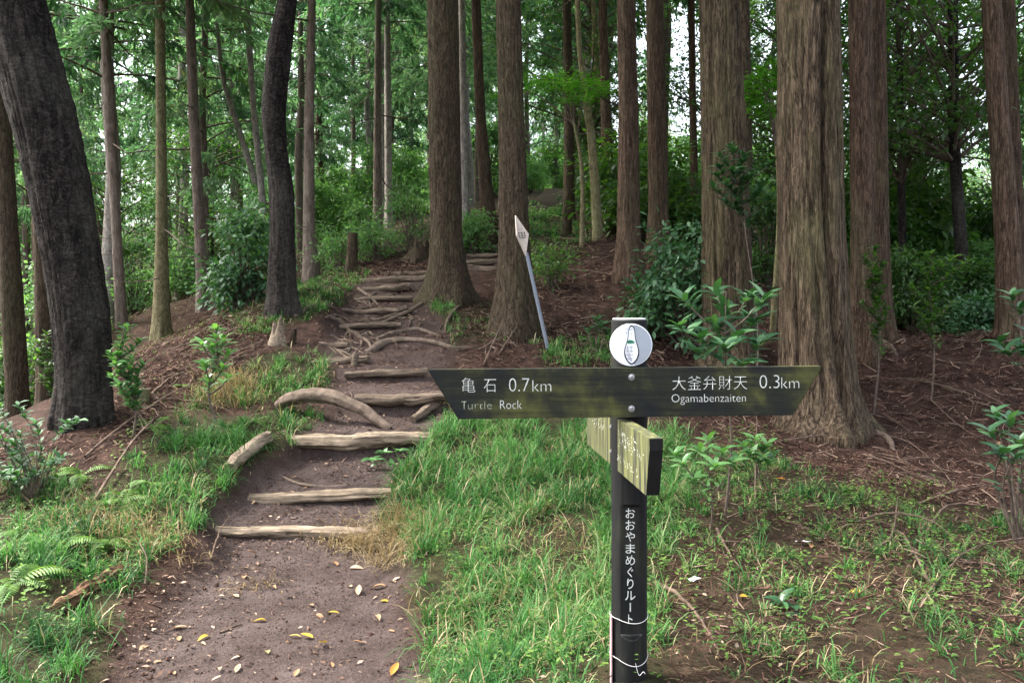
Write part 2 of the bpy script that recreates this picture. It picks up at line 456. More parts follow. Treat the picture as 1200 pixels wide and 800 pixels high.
M['conifer_light'] = mat('pale_conifer_foliage', m_leaf, stops=[(0, (.065, .13, .078)), (.5, (.13, .23, .125)), (.85, (.20, .30, .14)), (1, (.28, .25, .10))], trans=.5, rough=.55, tint=(1.4, 1.65, 1.1))
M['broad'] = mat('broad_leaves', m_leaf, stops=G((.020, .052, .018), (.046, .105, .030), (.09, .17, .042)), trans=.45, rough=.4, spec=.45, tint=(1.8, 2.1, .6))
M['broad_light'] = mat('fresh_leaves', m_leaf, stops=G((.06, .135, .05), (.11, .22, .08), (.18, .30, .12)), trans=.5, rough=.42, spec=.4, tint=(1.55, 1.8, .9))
M['gloss'] = mat('glossy_leaves', m_leaf, stops=G((.022, .068, .030), (.046, .12, .052), (.085, .18, .08)), trans=.25, rough=.36, spec=.45, tint=(1.4, 1.7, .6))
M['gloss_light'] = mat('glossy_fresh_leaves', m_leaf, stops=G((.045, .12, .04), (.085, .20, .065), (.14, .27, .10)), trans=.3, rough=.3, spec=.5, tint=(1.4, 1.7, .6))
M['satin'] = mat('satin_leaves', m_leaf, stops=G((.026, .070, .034), (.05, .12, .055), (.09, .18, .08)), trans=.3, rough=.5, spec=.28, tint=(1.4, 1.7, .6))
M['maple'] = mat('maple_leaves', m_leaf, stops=G((.05, .15, .022), (.075, .21, .028), (.11, .27, .04)), trans=.5, rough=.5, tint=(1.4, 1.7, .5))
M['fern'] = mat('fern_fronds', m_leaf, stops=G((.045, .10, .022), (.09, .18, .035), (.16, .25, .06)), trans=.35, tint=(1.4, 1.6, .6))
M['twig'] = mat('cedar_litter', m_leaf, stops=[(0, (.016, .008, .006)), (.4, (.056, .029, .021)), (.75, (.130, .074, .054)), (1, (.32, .235, .18))], trans=.05, objvar=0, rough=.85, spec=.12, tint=(1, 1, 1))
M['litter'] = mat('leaf_litter', m_leaf, stops=[(0, (.045, .025, .018)), (.5, (.13, .078, .052)), (.85, (.27, .185, .13)), (1, (.42, .33, .25))], trans=.1, objvar=0, rough=.75, spec=.2, tint=(1, 1, 1))
M['leaf_tan'] = mat('fallen_tan_leaf', m_leaf, stops=G((.30, .17, .09), (.42, .29, .18), (.55, .44, .32)), trans=.1, objvar=.8, tint=(1, 1, 1))
M['leaf_yellow'] = mat('fallen_yellow_leaf', m_leaf, stops=G((.42, .26, .03), (.52, .35, .06), (.55, .42, .14)), trans=.15, objvar=.6, tint=(1, 1, 1))
M['leaf_orange'] = mat('fallen_orange_leaf', m_leaf, stops=G((.40, .16, .03), (.50, .22, .05), (.52, .3, .1)), trans=.1, objvar=.6, tint=(1, 1, 1))
M['board'] = mat('dark_mossy_board', m_board, dark=(.0055, .0075, .010), mid=(.016, .018, .011), green=(.068, .072, .020), thr=.51, sc=(5.5, 5.5, 4))
M['green_board'] = mat('yellow_mossy_board', m_board, dark=(.026, .028, .026), mid=(.085, .090, .042), green=(.165, .17, .062), thr=.49, sc=(40, 40, 5), grain=(70, 70, 4))
M['post'] = mat('black_post', m_board, dark=(.005, .0055, .006), mid=(.009, .0095, .009), green=(.022, .023, .016), thr=.55, sc=(9, 9, 4), grain=(50, 50, 3))
M['post_lit_top'] = mat('post_top_painted_light', m_plain, col=(.62, .62, .62), rough=.7)  # pale grey carries the sky's reflection on the post top
M['post_cut'] = mat('post_cut', m_plain, col=(.11, .115, .12), rough=.8)
M['white'] = mat('white_paint', m_plain, col=(.52, .54, .51), rough=.6, vary=.2)
M['worn_white'] = mat('worn_white_paint', m_plain, col=(.22, .25, .19), rough=.7, vary=.6, sc=110)
M['disc'] = mat('pale_disc', m_plain, col=(.74, .78, .83), rough=.35, vary=.03, sc=8)
M['disc_grey'] = mat('grey_disc_print', m_plain, col=(.30, .34, .39), rough=.4, vary=.1, sc=8)
M['black'] = mat('black_ink', m_plain, col=(.02, .02, .022), rough=.5)
M['ink_grey'] = mat('grey_ink', m_plain, col=(.42, .42, .46), rough=.5, vary=.3)
M['ink_green'] = mat('green_ink', m_plain, col=(.02, .16, .085), rough=.5)
M['steel'] = mat('bolt_steel', m_plain, col=(.35, .36, .38), rough=.35, metal=.8)
M['grey_pipe'] = mat('grey_pipe', m_plain, col=(.17, .19, .23), rough=.5)
M['sign_cream'] = mat('cream_sign_plate', m_plain, col=(.62, .52, .44), rough=.5, vary=.08, sc=20)
M['pink'] = mat('pink_tape', m_plain, col=(.55, .36, .36), rough=.6)
M['string'] = mat('white_string', m_plain, col=(.6, .58, .58), rough=.7)
M['paper'] = mat('white_scrap', m_plain, col=(.6, .6, .62), rough=.6)

# ------------------------------------------------------------------ ground sheet
def graded(lo, a, b, hi, s, grow=1.09):
    v = list(np.arange(a, b + s / 2, s))
    st = s; x = b
    while x < hi:
        st *= grow; x += st; v.append(min(x, hi))
    st = s; x = a; w = []
    while x > lo:
        st *= grow; x -= st; w.append(max(x, lo))
    return np.array(w[::-1] + v)
GRASS = [  # photo-pixel polygons, blades per square metre, height range, share of dry blades
 ([(-300,950),(-300,640),(0,650),(60,615),(115,575),(175,525),(225,488),(330,484),(385,492),(345,520),(300,540),(262,585),(238,612),(200,640),(155,672),(135,720),(122,800),(122,950)], 3000, (.09,.21), .09),
 ([(500,950),(480,820),(505,745),(470,690),(490,650),(440,612),(435,575),(470,530),(480,500),(530,478),(600,478),(700,490),(800,505),(830,540),(790,600),(785,700),(790,950)], 3300, (.10,.23), .14),
 ([(780,510),(900,535),(1010,575),(1250,605),(1900,640),(1900,950),(780,950)], 900, (.05,.14), .16),
 ([(215,470),(250,440),(330,408),(385,425),(405,440),(398,452),(330,468),(280,478)], 1900, (.09,.2), .2),
 ([(330,655),(345,628),(420,618),(480,610),(500,650),(470,672),(400,668)], 2600, (.08,.16), .3),
 ([(470,385),(470,352),(520,340),(545,348),(520,390)], 5200, (.07,.17), .15),
 ([(335,345),(350,325),(420,320),(440,345),(420,365),(350,352)], 4200, (.06,.15), .2),
 ([(270,372),(300,352),(370,345),(385,362),(330,385),(290,395)], 3200, (.06,.15), .2),
 ([(640,428),(650,402),(720,398),(745,425)], 4500, (.08,.18), .1),
 ([(570,395),(590,380),(640,382),(640,398),(600,402)], 1500, (.05,.1), .2),
 ([(615,310),(620,240),(665,238),(690,300),(640,318)], 1500, (.10,.24), .1),
 ([(535,292),(545,272),(585,268),(590,292)], 2000, (.1,.2), .1),
 ([(0,640),(0,560),(60,540),(110,560),(90,585),(50,610)], 1900, (.07,.18), .15),
 ([(120,560),(180,505),(225,455),(265,440),(250,475),(190,520)], 1300, (.08,.2), .3),
 ([(375,345),(420,350),(470,345),(480,330),(420,345),(390,330)], 1300, (.05,.1), .2),
 ([(520,380),(560,350),(585,360),(570,400),(520,410)], 1300, (.04,.1), .25),
 ([(440,545),(470,530),(500,540),(480,570),(445,570)], 900, (.06,.14), .2),
]
def inpoly(u, v, poly):
    r = np.zeros(len(u), bool)
    n = len(poly)
    for i in range(n):
        x0, y0 = poly[i]; x1, y1 = poly[(i + 1) % n]
        if y0 == y1: continue
        c = ((y0 > v) != (y1 > v)) & (u < (x1 - x0) * (v - y0) / (y1 - y0) + x0)
        r ^= c
    return r
def grass_density(x, y, z):
    u, v = to_px(x, np.maximum(y, .3), z)
    d = np.zeros(len(x))
    for poly, dens, hr, dry in GRASS:
        d = np.maximum(d, np.where(inpoly(u, v, poly) & (y > 1.2) & (y < 26), dens / 3000, 0))
    return d

gx = graded(-140, -4.2, 4.8, 140, .045)
gy = graded(-40, 1.9, 9.0, 160, .045)
gy = np.concatenate([gy[gy < 8.99], [v for v in graded(-50, 9.0, 17.0, 160, .075) if v >= 8.999]])
X, Y = np.meshgrid(gx, gy)
Z = np.clip(hz(X, Y), -30, 22)
Vt = np.stack([X, Y, Z], -1).reshape(-1, 3)
ny, nx = X.shape
ii = np.arange(nx * ny).reshape(ny, nx)
Qt = np.stack([ii[:-1, :-1], ii[:-1, 1:], ii[1:, 1:], ii[1:, :-1]], -1).reshape(-1, 4)
pm = path_mask(X, Y).ravel() * (1 - sstep(17, 22, Y.ravel()))
gm = np.clip(grass_density(Vt[:, 0], Vt[:, 1], Vt[:, 2]) * 1.4, 0, 1)
far = np.clip((np.hypot(Vt[:, 0], Vt[:, 1]) - 16) / 10, 0, 1) * .6
pm2 = pm * (1 - .45 * sstep(6, 9, Vt[:, 1]))
ground = obj('ground', mk_mesh('ground', Vt, Qt, None, {'path': pm2, 'grass': np.maximum(gm * (1 - pm), far)}), M['ground'])
struct(ground)

# ------------------------------------------------------------------ grass
def blades(pos, L, W, head, lean, curl, var):
    N = len(pos); K = 4
    t = np.linspace(0, 1, K)
    ang = lean[:, None] + curl[:, None] * t[None, :]            # from vertical
    seg = L[:, None] / (K - 1)
    dh = np.sin(ang) * seg; dv = np.cos(ang) * seg
    hx = np.concatenate([np.zeros((N, 1)), np.cumsum(dh[:, :-1], 1)], 1)
    hv = np.concatenate([np.zeros((N, 1)), np.cumsum(dv[:, :-1], 1)], 1)
    c, s = np.cos(head), np.sin(head)
    C = np.stack([pos[:, 0, None] + hx * c[:, None], pos[:, 1, None] + hx * s[:, None], pos[:, 2, None] + hv], -1)
    side = np.stack([-s, c, np.zeros(N)], -1)
    w = W[:, None] * np.array([.8, 1.0, .75])[None, :] / 2
    A = C[:, :3] - side[:, None, :] * w[..., None]; B = C[:, :3] + side[:, None, :] * w[..., None]
    V = np.concatenate([A, B, C[:, 3:4]], 1)                    # 0,1,2 left 3,4,5 right 6 tip
    return V.reshape(-1, 3), rep([(0, 3, 4, 1), (1, 4, 5, 2)], N, 7), rep([(2, 5, 6)], N, 7), np.repeat(var, 7)
def sample_poly(poly, dens, cap=26.0):
    """random ground points whose picture lies in the polygon"""
    us = [p[0] for p in poly]; vv = [p[1] for p in poly]
    c = [hit(min(max(u, -300), 1900), min(v, 940)) for u, v in poly]
    xs = [p[0] for p in c]; ys = [p[1] for p in c]
    x0, x1, y0, y1 = min(xs) - .2, max(xs) + .2, max(1.2, min(ys) - .2), min(cap, max(ys) + .3)
    n = int(min((x1 - x0) * (y1 - y0) * dens, 900000))
    x = rng.uniform(x0, x1, n); y = rng.uniform(y0, y1, n)
    k = fbm(x * 3, y * 3, 2, 21) + .5 > rng.random(n) * .75
    x = x[k]; y = y[k]
    z = hz(x, y)
    u, v = to_px(x, y, z)
    k = inpoly(u + rng.normal(0, 7, len(u)), v + rng.normal(0, 5, len(u)), poly)
    return x[k], y[k], z[k]
gb, db = MB(), MB()
PXW, PYW = (737.3 - U0) * 2.7 / F, 2.7                     # foot of the signpost, kept clear
for poly, dens, hr, dry in GRASS:
    for mode in ('tuft', 'single'):
        x, y, z = sample_poly(poly, dens * (.048 if mode == 'tuft' else .75))
        if len(x) == 0: continue
        pat = fbm(x * 2.3, y * 2.3, 3, 51)
        keep = (rng.random(len(x)) < np.clip(1.5 - y * .085, .35, 1)) & (rng.random(len(x)) < np.clip(.85 + pat * 4.0, .12, 1))      # patchy, thinner and broader with distance
        x, y = x[keep], y[keep]
        cs = rng.uniform(.55, 1.35, len(x)); cv = rng.normal(0, .16, len(x))
        if mode == 'tuft':
            m = rng.integers(18, 46, len(x))
            cs, cv = np.repeat(cs, m), np.repeat(cv, m)
            x = np.repeat(x, m) + rng.normal(0, .020, m.sum()); y = np.repeat(y, m) + rng.normal(0, .020, m.sum())
        k = (path_mask(x, y) < rng.random(len(x)) * .7 + .1) & (((x - PXW) / .16) ** 2 + ((y - PYW + .12) / .34) ** 2 > 1)
        x, y, cs, cv = x[k], y[k], cs[k], cv[k]
        z = hz(x, y)
        N = len(x)
        if N == 0: continue
        cl = fbm(x * 1.7, y * 1.7, 2, 31); cl2 = fbm(x * 4.5, y * 4.5, 2, 37)
        head = rng.uniform(0, 6.283, N) if mode == 'tuft' else -1.2 + cl * 14 + rng.normal(0, 1.4, N)
        near = np.clip(((x - PXW) ** 2 + (y - PYW + .15) ** 2) / .36, .55, 1)
        L = rng.uniform(hr[0], hr[1], N) * (1.0 if mode == 'tuft' else .7) * cs * (1 + cl2 * .6) * near
        W = rng.uniform(.0032, .0075, N) * np.clip(.65 + y * .07, .8, 2.2)
        lean = np.abs(rng.normal(.5, .4, N)); curl = rng.uniform(.4, 2.6, N)
        var = np.clip(.38 + cl * .8 + cv + rng.normal(0, .16, N), 0, .87)
        isd = rng.random(N) < dry * 1.35 * (1 + cl2 * 3.0)
        var = np.where(isd & (rng.random(N) < .6), rng.uniform(.88, 1, N), var)
        pos = np.stack([x, y, z - .008], -1)
        isd &= rng.random(N) < .5
        for mbx, kk in ((gb, ~isd), (db, isd)):
            if kk.sum(): mbx.add(*blades(pos[kk], L[kk] * (1 if mbx is gb else .85), W[kk], head[kk], lean[kk] * (1 if mbx is gb else 1.6), curl[kk], var[kk]))
# dry tussock hanging over the right end of the lowest step, brown tufts on the left bank
for (u, v, n, l, s) in [(452,630,700,.2,.16),(420,636,300,.16,.12),(480,640,420,.2,.14),(275,455,420,.24,.14),(262,470,300,.22,.15),(185,640,260,.16,.15),(150,625,240,.18,.2),(300,690,60,.1,.1),(560,700,160,.18,.2),(640,640,160,.18,.25),(690,720,160,.18,.2),(1010,640,90,.14,.2),(930,760,140,.12,.25),(1050,690,90,.13,.2),(120,610,260,.2,.22)]:
    c = hit(u, v)
    x = c[0] + rng.normal(0, s, n); y = c[1] + rng.normal(0, s * .7, n); z = hz(x, y)
    db.add(*blades(np.stack([x, y, z - .008], -1), rng.uniform(.6, 1.2, n) * l, rng.uniform(.003, .006, n), rng.normal(-1.6, .9, n), np.abs(rng.normal(.7, .3, n)), rng.uniform(.6, 1.6, n), rng.random(n)))
struct(gb.build('grass', M['grass']), 'stuff')
struct(db.build('dry_grass', M['dry_grass']), 'stuff')

# low broad-leaved weeds among the grass: one mat of ground cover
wb = MB()
for (poly, dens) in [([(800,560),(860,520),(1010,570),(1200,620),(1200,800),(800,800)], 190), ([(0,800),(0,600),(150,520),(330,490),(300,560),(120,720)], 260),
                     ([(480,800),(480,600),(640,520),(780,520),(780,800)], 220), ([(985,590),(1000,565),(1100,575),(1110,605),(1000,605)], 700), ([(430,560),(440,545),(480,540),(475,562)], 500), ([(640,425),(650,405),(740,400),(745,425)], 300), ([(845,545),(850,505),(910,520),(905,560)], 500), ([(90,560),(110,500),(200,430),(320,350),(330,400),(250,450),(150,540)], 60), ([(100,420),(110,350),(330,320),(320,350),(200,420)], 40)]:
    x, y, z = sample_poly(poly, dens)
    k = path_mask(x, y) < .4
    x, y, z = x[k], y[k], z[k]
    n = len(x)
    for j in range(4):
        a = rng.uniform(0, 6.28, n); el = rng.uniform(.1, .6, n)
        dv = np.stack([np.cos(a) * np.cos(el), np.sin(a) * np.cos(el), np.sin(el)], -1)
        nn = np.stack([-np.cos(a) * .4, -np.sin(a) * .4, np.ones(n)], -1)
        ln = rng.uniform(.010, .032, n)
        leaves(wb, np.stack([x, y, z + rng.uniform(.015, .10, n)], -1), dv, nn, ln, ln * .62, rng, 'leaf')
struct(wb.build('ground_cover', M['fern']), 'stuff')

# ------------------------------------------------------------------ litter: cedar twigs, needles and dead leaves
LITTER = [ # polygon, twigs per m2, lengths
 ([(640,430),(620,330),(640,270),(720,270),(760,300),(1250,385),(1700,420),(1700,640),(1250,610),(1000,575),(890,530),(800,505),(700,430)], 620, (.06,.28)),
 ([(640,300),(640,240),(760,240),(1000,340),(1250,350),(1250,390),(760,310)], 60, (.1,.4)),
 ([(100,540),(130,490),(230,400),(300,350),(420,300),(500,285),(500,320),(420,330),(330,370),(330,410),(240,450),(170,500)], 850, (.05,.26)),
 ([(540,440),(540,360),(580,330),(640,400),(720,400),(700,440)], 520, (.05,.22)),
 ([(780,950),(780,540),(900,530),(1250,600),(1900,630),(1900,950)], 560, (.03,.18)),
 ([(500,800),(500,640),(640,520),(780,520),(780,800)], 150, (.03,.12)),
 ([(-100,800),(-100,640),(160,520),(250,500),(240,600),(110,720),(100,800)], 170, (.03,.12)),
 ([(90,800),(105,730),(165,665),(235,625),(262,632),(215,690),(170,800)], 700, (.015,.08)),
 ([(440,800),(470,740),(440,690),(470,670),(520,740),(510,800)], 500, (.015,.08)),
 ([(130,800),(160,690),(240,640),(300,600),(300,640),(240,700),(200,800)], 260, (.02,.09)),
 ([(180,660),(260,625),(420,625),(430,660),(300,690)], 300, (.015,.06)),
 ([(240,600),(350,420),(560,400),(520,470),(480,560),(420,640),(300,640)], 330, (.02,.10)),
 ([(150,800),(200,680),(440,650),(480,800)], 200, (.010,.045)),
 ([(-300,700),(-300,560),(0,520),(100,500),(160,520),(80,590),(0,640)], 420, (.05,.22)),
 ([(330,420),(350,320),(430,300),(540,320),(560,400)], 300, (.04,.15)),
 ([(90,440),(100,330),(330,310),(330,370),(230,430),(150,480)], 700, (.06,.30)),
]
tb = MB(); lb = MB()
for poly, dens, (l0, l1) in LITTER:
    x, y, z = sample_poly(poly, dens * 1.2, 24)
    keep = rng.random(len(x)) < np.clip(1.25 - y * .072, .12, 1)
    x, y, z = x[keep], y[keep], z[keep]
    n = len(x)
    if n == 0: continue
    K = 3
    L = l0 + (l1 - l0) * rng.random(n) ** 2.2
    a = rng.uniform(0, 6.28, n); bend = rng.normal(0, .6, n)
    t = np.linspace(-.5, .5, K)
    ax = a[:, None] + bend[:, None] * t[None, :] * 2
    px_ = x[:, None] + np.cumsum(np.cos(ax) * L[:, None] / K, 1) - np.cos(a)[:, None] * L[:, None] / 2
    py_ = y[:, None] + np.cumsum(np.sin(ax) * L[:, None] / K, 1) - np.sin(a)[:, None] * L[:, None] / 2
    lift = rng.random(n) ** 3 * .06 * (l1 / .25)
    pz_ = hz(px_, py_) + .004 + lift[:, None] + rng.normal(0, .35, n)[:, None] * (t[None, :] + .5) * L[:, None] * .5
    pz_ = np.maximum(pz_, hz(px_, py_) + .002)
    rad = (rng.uniform(.0013, .0032, n) * (1 + L * 4))[:, None] * np.array([1, .85, .35])[None, :] * np.clip(.6 + y * .07, .8, 1.8)[:, None]
    V, Q = tubes(np.stack([px_, py_, pz_], -1), rad, 3)
    tb.add(V, Q, None, np.repeat(rng.random(n) ** 1.3, K * 3))
    # dead cedar fronds: fine curved strands lying in every direction, in small sprays
    if l1 > .12:
        m = int(n * .65); per = 2
        k = rng.integers(0, n, m)
        bx_ = x[k] + rng.normal(0, .06, m); by_ = y[k] + rng.normal(0, .06, m)
        hd = rng.uniform(0, 6.28, m); vv_ = rng.random(m) ** 1.2 * .8
        for q in range(per):
            xx = bx_ + rng.normal(0, .018, m); yy = by_ + rng.normal(0, .018, m)
            tb.add(*blades(np.stack([xx, yy, hz(xx, yy) + rng.random(m) * .02], -1), rng.uniform(.04, .13, m), rng.uniform(.0025, .006, m) * np.clip(.6 + yy * .07, .8, 1.8),
                           hd + rng.normal(0, .6, m), rng.uniform(.9, 1.35, m), rng.uniform(.1, .7, m), np.clip(vv_ + rng.normal(0, .12, m), 0, 1)))
    # dead leaves
    m = int(n * (.6 if l1 > .12 else 1.0))
    k = rng.integers(0, n, m)
    xx = x[k] + rng.normal(0, .05, m); yy = y[k] + rng.normal(0, .05, m); zz = hz(xx, yy) + .004 + rng.random(m) * .012
    a = rng.uniform(0, 6.28, m)
    nn = np.stack([rng.normal(0, .45, m), rng.normal(0, .45, m), np.ones(m)], -1)
    ln = rng.uniform(.012, .04, m) * np.clip(.7 + yy * .05, .8, 1.4)
    leaves(lb, np.stack([xx, yy, zz], -1), np.stack([np.cos(a), np.sin(a), rng.normal(0, .25, m)], -1), nn, ln, ln * rng.uniform(.25, .6, m), rng, 'dia', rng.random(m) ** 1.6)
struct(tb.build('twig_litter', M['twig']), 'stuff')
struct(lb.build('leaf_litter', M['litter']), 'stuff')
# pebbles and crumbs of earth on the path
pb = MB()
x = rng.uniform(-2.2, 0, 5200); y = rng.uniform(2.6, 9, 5200)
k = path_mask(x, y) > rng.random(5200) * .8 + .15
x, y = x[k], y[k]; n = len(x); z = hz(x, y)
r = rng.uniform(.0025, .007, n) * (1 + 1.5 * (rng.random(n) < .03))
oct_ = np.array([(1,0,0),(0,1,0),(-1,0,0),(0,-1,0),(0,0,.8),(0,0,-.6)])
V = np.stack([x, y, z + r * .2], -1)[:, None, :] + oct_[None] * r[:, None, None] * rng.uniform(.6, 1.3, (n, 6, 1))
pb.add(V, None, rep([(0,1,4),(1,2,4),(2,3,4),(3,0,4),(1,0,5),(2,1,5),(3,2,5),(0,3,5)], n, 6), np.repeat(rng.random(n) * .6, 6))
struct(pb.build('soil_crumbs', M['twig'], smooth=False), 'stuff')

# ------------------------------------------------------------------ trees
def smooth_interp(z, zs, vals, win):
    zf = np.linspace(zs[0], zs[-1], 400)
    v = np.interp(zf, zs, vals)
    k = max(3, int(win / (zf[1] - zf[0])) | 1)
    ker = np.hanning(k + 2)[1:-1]; ker /= ker.sum()
    vp = np.concatenate([2 * v[0] - v[k // 2:0:-1], v, 2 * v[-1] - v[-2:-k // 2 - 1:-1]]) if k // 2 > 0 else v
    v = np.convolve(vp, ker, 'valid')[:400]
    return np.interp(z, zf, v)

def trunk_mesh(name, prof, seed, nseg=72, dz=.05, fine_to=4.6, ridge=.02, lobes=5, flare=.5, fh=.28, grooves=(), bands=0.0, win=.5, knots=0, fiss=0):
    """prof: rows (z, x, y, r) from below ground up; rings with bark ridges and root lobes"""
    g = np.random.default_rng(seed)
    prof = np.array(prof, float)
    z = np.concatenate([np.arange(prof[0, 0], min(fine_to, prof[-1, 0]), dz), np.arange(min(fine_to, prof[-1, 0]), prof[-1, 0], .7), [prof[-1, 0]]])
    cx = smooth_interp(z, prof[:, 0], prof[:, 1], win); cyy = smooth_interp(z, prof[:, 0], prof[:, 2], win); r = smooth_interp(z, prof[:, 0], prof[:, 3], win * .5)
    r = np.maximum(r, .012)
    th = np.arange(nseg) / nseg * 2 * np.pi
    lob = np.zeros(nseg)
    lt = []
    for i in range(lobes):
        t0 = i / lobes * 6.283 + g.uniform(-.45, .45); w = g.uniform(.22, .4); a = g.uniform(.45, 1.0)
        lt.append((t0, w, a))
    Z, TH = np.meshgrid(z, th, indexing='ij')
    RR = np.ones_like(Z)
    zz = np.maximum(Z, 0)
    for t0, w, a in lt:
        dth = np.angle(np.exp(1j * (TH - t0 - .25 * np.sin(zz * 2 + t0))))
        RR += flare * a * np.exp(-(dth / w) ** 2) * (np.exp(-zz / fh) + .13 * np.exp(-zz / (fh * 5)))
    RR += flare * .25 * np.exp(-zz / (fh * .7))
    rd = np.zeros_like(Z)
    for k in list(g.integers(5, 12, 4)) + list(g.integers(13, 30, 6)):
        ph = g.uniform(0, 6.28); dr = g.uniform(.2, .9); 
        rd += (np.abs(np.sin(k * .5 * (TH + .05 * np.sin(Z * 2.3 + ph)) + ph + dr * np.sin(Z * g.uniform(.5, 1.6) + ph))) - .6) * (1.0 if k < 13 else .6)
    n2 = vnoise(TH * 9, Z * 3.0, seed) + .5 * vnoise(TH * 21, Z * 8, seed + 3) - .75
    RR += ridge * (rd * .8 + n2 * 1.6) * (nseg > 20)
    if bands:
        RR += bands * (vnoise(TH * 3, Z * 24, seed + 5) + .7 * vnoise(TH * 12, Z * 50, seed + 6) - .85)
    for t0, w, dep, zb, zt in grooves:
        dth = np.angle(np.exp(1j * (TH - t0 - .08 * np.sin(Z * 1.7))))
        RR -= dep * np.exp(-(dth / w) ** 2) * sstep(zb - .2, zb + .1, Z) * (1 - sstep(zt, zt + 1, Z))
    for _ in range(fiss):
        t0 = g.uniform(0, 6.283); w = g.uniform(.03, .055); zb_ = g.uniform(-.3, 3.2); zt_ = zb_ + g.uniform(.6, 2.5); q1, q2 = g.uniform(.02, .09), g.uniform(1, 3)
        dth = np.angle(np.exp(1j * (TH - t0 - q1 * np.sin(Z * q2 + t0 * 3) - .02 * np.sin(Z * 9 + t0))))
        RR -= g.uniform(.025, .06) * np.exp(-(dth / w) ** 2) * sstep(zb_, zb_ + .3, Z) * (1 - sstep(zt_, zt_ + .3, Z))
    for _ in range(knots):
        t0 = g.uniform(3.3, 6.1); z0 = g.uniform(.6, 4.2); s = g.uniform(.06, .1)
        q = ((np.angle(np.exp(1j * (TH - t0))) * r[:, None]) ** 2 + (Z - z0) ** 2) / s ** 2
        RR += .10 * np.exp(-q) - .14 * np.exp(-q * 5)
    rr = r[:, None] * RR
    V = np.stack([cx[:, None] + rr * np.cos(TH), cyy[:, None] + rr * np.sin(TH), Z], -1)
    K = len(z)
    idx = np.arange(K * nseg).reshape(K, nseg)
    i0, i1 = idx[:-1], idx[1:]
    Q = np.stack([i0, np.roll(i0, -1, 1), np.roll(i1, -1, 1), i1], -1).reshape(-1, 4)
    top = np.array([[cx[-1], cyy[-1], z[-1]]])
    T = np.stack([idx[-1], np.roll(idx[-1], -1), np.full(nseg, K * nseg)], -1)
    me = mk_mesh(name, np.concatenate([V.reshape(-1, 3), top]), Q, T, None, True)
    return me

# shared crowns ------------------------------------------------------------
def conifer_crown(seed, H=10.0, Rm=2.6, nb=80, shoots=15, per=9, droop=.35, fl=.2, fw=.045):
    g = np.random.default_rng(seed)
    mb, wb = MB(), MB()
    P, D, Nn, Ls, Ws, Va = [], [], [], [], [], []
    BP, BR = [], []
    for i in range(nb):
        h = (i + g.random()) / nb
        a = i * 2.399 + g.uniform(-.4, .4)
        L = Rm * (.35 + .65 * (1 - h) ** .75) * g.uniform(.55, 1.1) * (1 if h > .08 else .8)
        t = np.linspace(0, 1, 7)
        el = g.uniform(-.1, .45)
        rx = L * t
        zz = h * H + L * (el * t - droop * g.uniform(.6, 1.3) * t ** 2 + .12 * t ** 3)
        aa = a + g.normal(0, .12) * t
        pts = np.stack([rx * np.cos(aa), rx * np.sin(aa), zz], -1)
        BP.append(pts); BR.append(.028 * (1 - .85 * t) * (.5 + .5 * (1 - h)))
        ns = int(shoots * (.5 + .5 * L / Rm))
        ts = g.uniform(.22, 1.0, ns) ** .8
        bp = np.stack([np.interp(ts, t, pts[:, k]) for k in range(3)], -1)
        side = g.choice([-1, 1], ns); sw = g.uniform(.4, 1.3, ns) * side
        sa = a + sw * (1.05 - .5 * ts)
        sdir = np.stack([np.cos(sa), np.sin(sa), g.uniform(-.55, .15, ns)], -1)
        sl = g.uniform(.25, .6, ns) * (.6 + .4 * L / Rm)
        bv = g.random() * .5 + .15
        for k in range(per):
            f = (k + .5) / per
            pos = bp + sdir * (sl * f)[:, None] + g.normal(0, .03, (ns, 3))
            pos[:, 2] -= sl * f ** 2 * .35
            dv = norm(sdir) * .8 + g.normal(0, .45, (ns, 3)); dv[:, 2] -= .25 + .2 * f
            P.append(pos); D.append(dv); Nn.append(np.stack([g.normal(0, .6, ns), g.normal(0, .6, ns), np.ones(ns)], -1))
            Ls.append(fl * g.uniform(.6, 1.3, ns)); Ws.append(fw * g.uniform(.7, 1.4, ns)); Va.append(np.clip(bv + g.normal(0, .13, ns) + .2 * ts * f, 0, 1))
    leaves(mb, np.concatenate(P), np.concatenate(D), np.concatenate(Nn), np.concatenate(Ls), np.concatenate(Ws), g, 'dia', np.concatenate(Va))
    V, Q = tubes(np.array(BP), np.array(BR), 4)
    wb.add(V, Q)
    return mb.mesh('conifer_crown'), wb.mesh('conifer_boughs')

